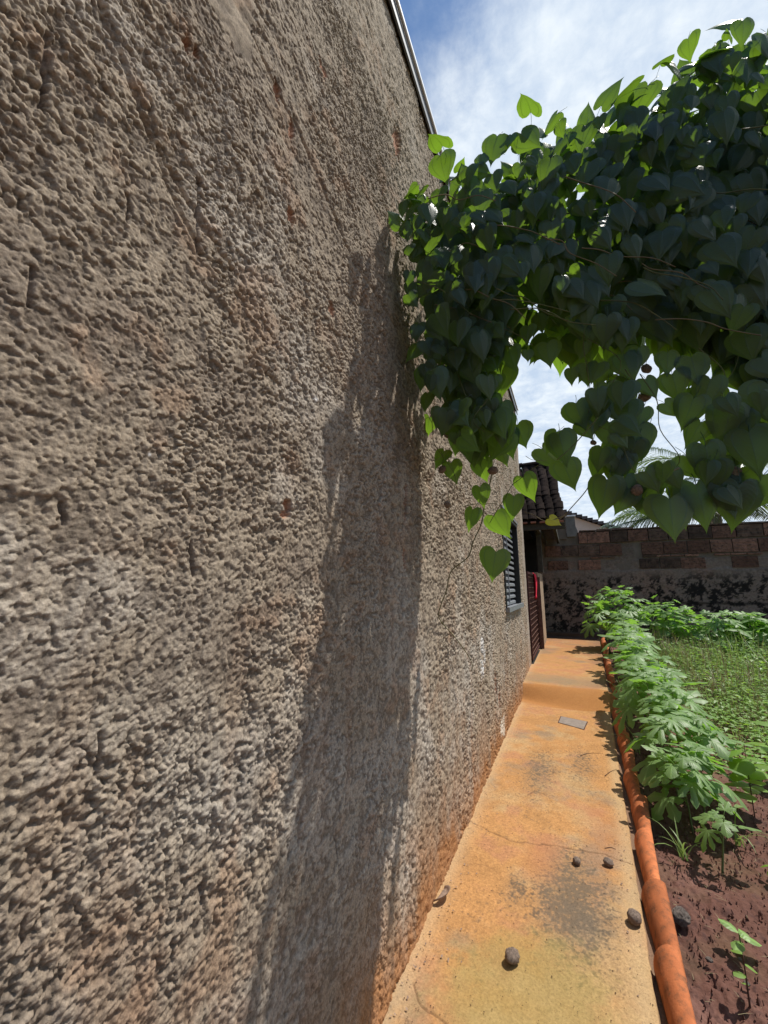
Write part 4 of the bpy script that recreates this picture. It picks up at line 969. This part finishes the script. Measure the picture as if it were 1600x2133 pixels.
sprig('bean_weed', g(1640, 1640), 'second yellow-green broad-leaved weed partly cut by the right edge', 'weed', .40, 12, .13, 'bean', 44, wide=.8)
sprig('seedling', g(1610, 1830), 'small pale weed cut by the right edge above the seedling', 'seedling', .07, 5, .05, 'bean', 45, wide=.5)
sprig('climber_shoot', (2.95, 9.3, .1), 'pale yellow-green climbing shoot at the right end of the far plant row', 'climber', .85, 16, .12, 'bean', 46, wide=.6, lean=(.3, -.2))
# grass tufts
def tuft(loc, n, ln_, m, label, group, seed, name='grass_tuft', bend=.8):
    r_ = random.Random(seed); mb = MB()
    for i in range(n):
        az = r_.uniform(0, 6.28); l = ln_*r_.uniform(.5, 1.1); w = .0045*r_.uniform(.6, 1.3); b = bend*r_.uniform(.4, 1.3); d = Vector((math.cos(az), math.sin(az), 0)); sd = Vector((-d.y, d.x, 0))
        base = Vector((r_.uniform(-.02, .02), r_.uniform(-.02, .02), 0)); vs = []; p = base.copy(); ang = R(85)-R(r_.uniform(0, 25))
        for j in range(7):
            ww = w*(1-j/6)**.6+.0004; vs += [p+sd*ww, p-sd*ww]; p = p+(d*math.cos(ang)+Vector((0, 0, math.sin(ang))))*(l/6); ang -= b*.42
        mb.add(vs, [(2*j, 2*j+1, 2*j+3, 2*j+2) for j in range(6)])
    o = mb.build(name, M[m]); o.location = loc; return props(o, label, 'grass', group)
TG = [(5.15, 'lowest grass tuft growing over the terracotta edging'), (5.9, 'grass tuft beside the step with blades bending over the path'), (6.6, 'grass tuft growing from the edging just beyond the step'), (8.3, 'grass tuft arching over the crooked edging tile'), (9.6, 'farthest grass tuft curling over the edging near the shade'), (4.4, 'thin grass tuft between the edging and the plants')]
for i, (y, lab) in enumerate(TG): tuft((tile_x(y)+.13, y, -.02+.13*max(0, min(1, (y-5.3)/2.2))), 11 if i < 5 else 6, .36, 'grass', lab, 'grass tufts along the edging', 60+i)
for i, (x, y, lab) in enumerate(((1540, 1760, 'grass tuft with long arching blades right of the small near plant'), (1425, 1790, 'sparse grass sprouting left of the small near plant'))): tuft(g(x, y), 9, .22, 'grass', lab, None, 80+i)
# broad ground cover on the right
def cover_field(name, label, cat, m, n, zone, seed, kind):
    rg = np.random.RandomState(seed); V = []; F = []; b = 0
    x0, x1, y0, y1 = zone
    X = rg.uniform(x0, x1, n*3); Y = rg.uniform(y0, y1, n*3)
    dens = fbm(X.astype(np.float32), Y.astype(np.float32), .5, seed, 3)
    lim = 1.30-.22*(Y-4)      # bare soil near the camera and the bed
    ok = (dens > rg.uniform(-.7, .5, n*3)) & (X > np.maximum(tile_x(Y)+.5, lim+rg.normal(0, .25, n*3))); X = X[ok][:n]; Y = Y[ok][:n]; n = len(X)
    zb = -.045+.13*np.clip((Y-5.3)/2.2, 0, 1)
    hgt = np.clip(.06+.10*(Y-4)*.6, .05, .35)*(1+.5*fbm(X.astype(np.float32), Y.astype(np.float32), .8, seed+3, 2))
    az = rg.uniform(0, 6.283, n); d = np.stack([np.cos(az), np.sin(az), 0*az], 1); sd = np.stack([-d[:, 1], d[:, 0], 0*az], 1)
    P = np.stack([X, Y, zb], 1)
    if kind == 'leaf':
        P[:, 2] += hgt*rg.uniform(.1, 1, n); l = rg.uniform(.02, .075, n)[:, None]**1.0; w = l*rg.uniform(.28, .5, n)[:, None]; t = rg.uniform(-.5, .7, n)[:, None]; up = np.array([[0, 0, 1.]])
        a = P; bq = P+d*l*.55+sd*w+up*l*t*.6; c = P+d*l+up*l*t*.5; e = P+d*l*.55-sd*w+up*l*t*.6
        V = np.stack([a, bq, c, e], 1).reshape(-1, 3); F = np.arange(4*n).reshape(n, 4)
    else:
        l = hgt[:, None]*rg.uniform(.8, 2.0, n)[:, None]; w = .0028*rg.uniform(.6, 1.4, n)[:, None]; bd = rg.uniform(.1, .9, n)[:, None]; up = np.array([[0, 0, 1.]])
        m1 = P+up*l*.55+d*l*.12*bd; tp = P+up*l*(1-.35*bd)+d*l*.65*bd
        V = np.stack([P+sd*w, P-sd*w, m1-sd*w, m1+sd*w, tp], 1).reshape(-1, 3); i5 = np.arange(n)[:, None]*5
        F = np.concatenate([i5+np.array([[0, 1, 2, 3]])], 0); T3 = i5+np.array([[3, 2, 4, 4]])
    me = bpy.data.meshes.new(name)
    fl = F.tolist()+([tuple(q[:3]) for q in T3.tolist()] if kind != 'leaf' else [])
    me.from_pydata(V.tolist(), [], fl); ul = me.uv_layers.new(name='UVMap'); me.materials.append(M[m])
    props(link(name, me), label, cat, kind='stuff')
cover_field('ground_weeds', 'low green leafy weeds spreading over the soil right of the plant row', 'weeds', 'weed', 34000, (.8, 6.0, 3.6, 9.6), 71, 'leaf')
cover_field('tall_grass', 'thin green grass growing up among the weeds on the right', 'grass', 'grass', 6000, (.8, 6.0, 4.6, 9.8), 72, 'blade')
cover_field('dry_grass', 'straw-coloured dry grass lying among the weeds', 'dry grass', 'straw', 5500, (.8, 5.0, 5.2, 9.8), 73, 'blade')
cover_field('undergrowth', 'dense small-leaved undergrowth below the tall far plants', 'weeds', 'okra', 9000, (.9, 4.6, 8.4, 10.3), 74, 'leaf')

# ------------------------------------------------------------------ palms beyond the far wall
def frond_mesh(ln_, n, lw_, droop, seed):
    r_ = random.Random(seed); mb = MB(); pts = []
    for j in range(15):
        f = j/14; pts.append(Vector((0, ln_*f*(1-.12*f), ln_*(.45*f-droop*f*f))))
    mb.tube(pts, .03, .006, 5)
    for i in range(n):
        f = .14+.86*i/n; j = min(13, int(f*14)); a = pts[j].lerp(pts[j+1], f*14-j) if j < 14 else pts[14]
        l = lw_*(math.sin(math.pi*min(1, f*.86+.12))**.6)*r_.uniform(.85, 1.1)
        for sg in (-1, 1):
            dr = Vector((sg*.85, .62, -.18+r_.uniform(-.12, .12))).normalized(); w = .017; u = Vector((0, .25, 1)).cross(dr).normalized()*w
            p1 = a+dr*l*.5+Vector((0, 0, -.02*l)); p2 = a+dr*l+Vector((0, 0, -.28*l*r_.uniform(.6, 1.4)))
            mb.add([a+u*.5, a-u*.5, p1-u, p1+u, p2], [(0, 1, 2, 3), (3, 2, 4)])
    return mb.mesh('frond', M['frond'])
FM = [frond_mesh(3.3, 70, .85, .42, 1), frond_mesh(2.8, 62, .8, .62, 2), frond_mesh(3.0, 64, .8, .30, 3)]
def palm(loc, h, azs, label, seed, sc=1):
    r_ = random.Random(seed); root = empty('palm_tree', loc, label, 'palm tree', 'palms beyond the far wall')
    MB().tube([(0, 0, 0), (.03, .02, h*.5), (0, 0, h)], .16, .12, 10).build('trunk', M['palm_trunk'], root, True)
    for i, (az, el) in enumerate(azs):
        o = link('frond', FM[i % 3], root); o.matrix_basis = Matrix.Translation((0, 0, h))@Matrix.Rotation(R(az), 4, 'Z')@Matrix.Rotation(R(el), 4, 'X')@Matrix.Rotation(r_.uniform(-.5, .5), 4, 'Y')@Matrix.Scale(sc, 4)
palm((3.9, 14.8, 0), 3.45, [(70, -2), (98, 10), (120, -8), (150, 0), (45, 12), (15, 20), (-25, 12), (-60, 5), (85, -14), (-95, 5), (180, 12), (205, 0)], 'palm whose fronds fan out leftwards just above the far wall', 1)
palm((6.0, 15.4, 0), 3.9, [(75, -8), (100, 6), (125, 14), (50, 22), (150, 0), (10, 15), (-40, 12), (-80, 4), (175, 8), (210, -4)], 'palm with dark fronds behind the right part of the far wall', 2, 1.05)
palm((5.0, 18.0, 0), 5.6, [(60, 6), (90, 18), (120, 6), (150, -6), (20, 20), (-30, 15), (-80, 8), (185, 2)], 'taller palm farther back, its frond tips showing through the vine', 3, 1.1)

# ------------------------------------------------------------------ crumbs of soil and litter
def scatter(name, label, cat, m, n, zone, seed, make):
    rg = random.Random(seed); mb = MB()
    for i in range(n):
        y = zone[2]+(zone[3]-zone[2])*rg.random()**1.3; x = tile_x(y)+.10+zone[1]*rg.random()
        make(mb, rg, x, y, -.045+.13*max(0, min(1, (y-5.3)/2.2)))
    props(mb.build(name, M[m]), label, cat, kind='stuff')
def clod(mb, rg, x, y, z):
    r_ = rg.uniform(.0015, .007)*(1 if rg.random() < .93 else 1.8); v = [(1, 0, 0), (0, 1, 0), (-1, 0, 0), (0, -1, 0), (0, 0, .8), (.1, .1, -.8)]
    mb.add([(x+a*r_*rg.uniform(.6, 1.3), y+b*r_*rg.uniform(.6, 1.3), z+.006+c*r_*rg.uniform(.6, 1.2)+rg.uniform(-.01, .015)) for a, b, c in v],
           [(0, 1, 4), (1, 2, 4), (2, 3, 4), (3, 0, 4), (1, 0, 5), (2, 1, 5), (3, 2, 5), (0, 3, 5)])
def straw(mb, rg, x, y, z):
    l = rg.uniform(.01, .06); a = rg.uniform(0, 6.28); w = .0008
    p = Vector((x, y, z+rg.uniform(.012, .03))); d = Vector((math.cos(a), math.sin(a), rg.uniform(-.1, .15)))*l; sd = Vector((-math.sin(a), math.cos(a), 0))*w
    mb.add([p-sd, p+sd, p+d*.5+sd+Vector((0, 0, .002)), p+d*.5-sd+Vector((0, 0, .002)), p+d], [(0, 1, 2, 3), (3, 2, 4)])
M['clod'] = simple('soil_clod', (.12, .056, .042), .95, .4, 30, .6, .004)
scatter('soil_crumbs', 'loose crumbs and clods scattered over the red-brown soil', 'soil crumbs', 'clod', 5200, (0, 1.3, 1.5, 6.0), 5, clod)
scatter('plant_litter', 'pale dry bits of straw and root lying on the bare soil', 'plant litter', 'straw', 900, (0, 1.2, 1.5, 6.0), 6, straw)

def grit_bit(mb, rg, x, y, z):
    x = WX+.02+(tile_x(y)-.05-WX)*rg.random()**(1.6 if rg.random() < .5 else .8); z = .004 if y < 5.3 else None
    if z is None: return
    r_ = rg.uniform(.0008, .0026); mb.add([(x+r_, y, z), (x, y+r_*rg.uniform(.7, 2), z), (x-r_, y, z), (x, y-r_, z), (x, y, z+r_)], [(0, 1, 4), (1, 2, 4), (2, 3, 4), (3, 0, 4)])
scatter('path_grit', 'dark grit and crumbs sprinkled over the concrete path', 'grit', 'twig', 900, (0, 1, 1.3, 5.2), 9, grit_bit)
def petal(mb, rg, x, y, z):
    x = WX+.02+.07*abs(rg.gauss(0, 1)) if rg.random() < .6 else tile_x(y)-.05-.04*abs(rg.gauss(0, 1)); z = .004
    a = rg.uniform(0, 6.28); l = rg.uniform(.004, .013); d = Vector((math.cos(a), math.sin(a), 0))*l; sd = Vector((-math.sin(a), math.cos(a), 0))*l*.35; p = Vector((x, y, z))
    mb.add([p, p+d*.5+sd+Vector((0, 0, .003)), p+d+Vector((0, 0, .004)), p+d*.5-sd+Vector((0, 0, .002))], [(0, 1, 2, 3)])
scatter('leaf_scraps', 'small scraps of dry leaf gathered along the path edges', 'leaf scraps', 'dry_leaf', 260, (0, 1, 1.4, 5.2), 10, petal)
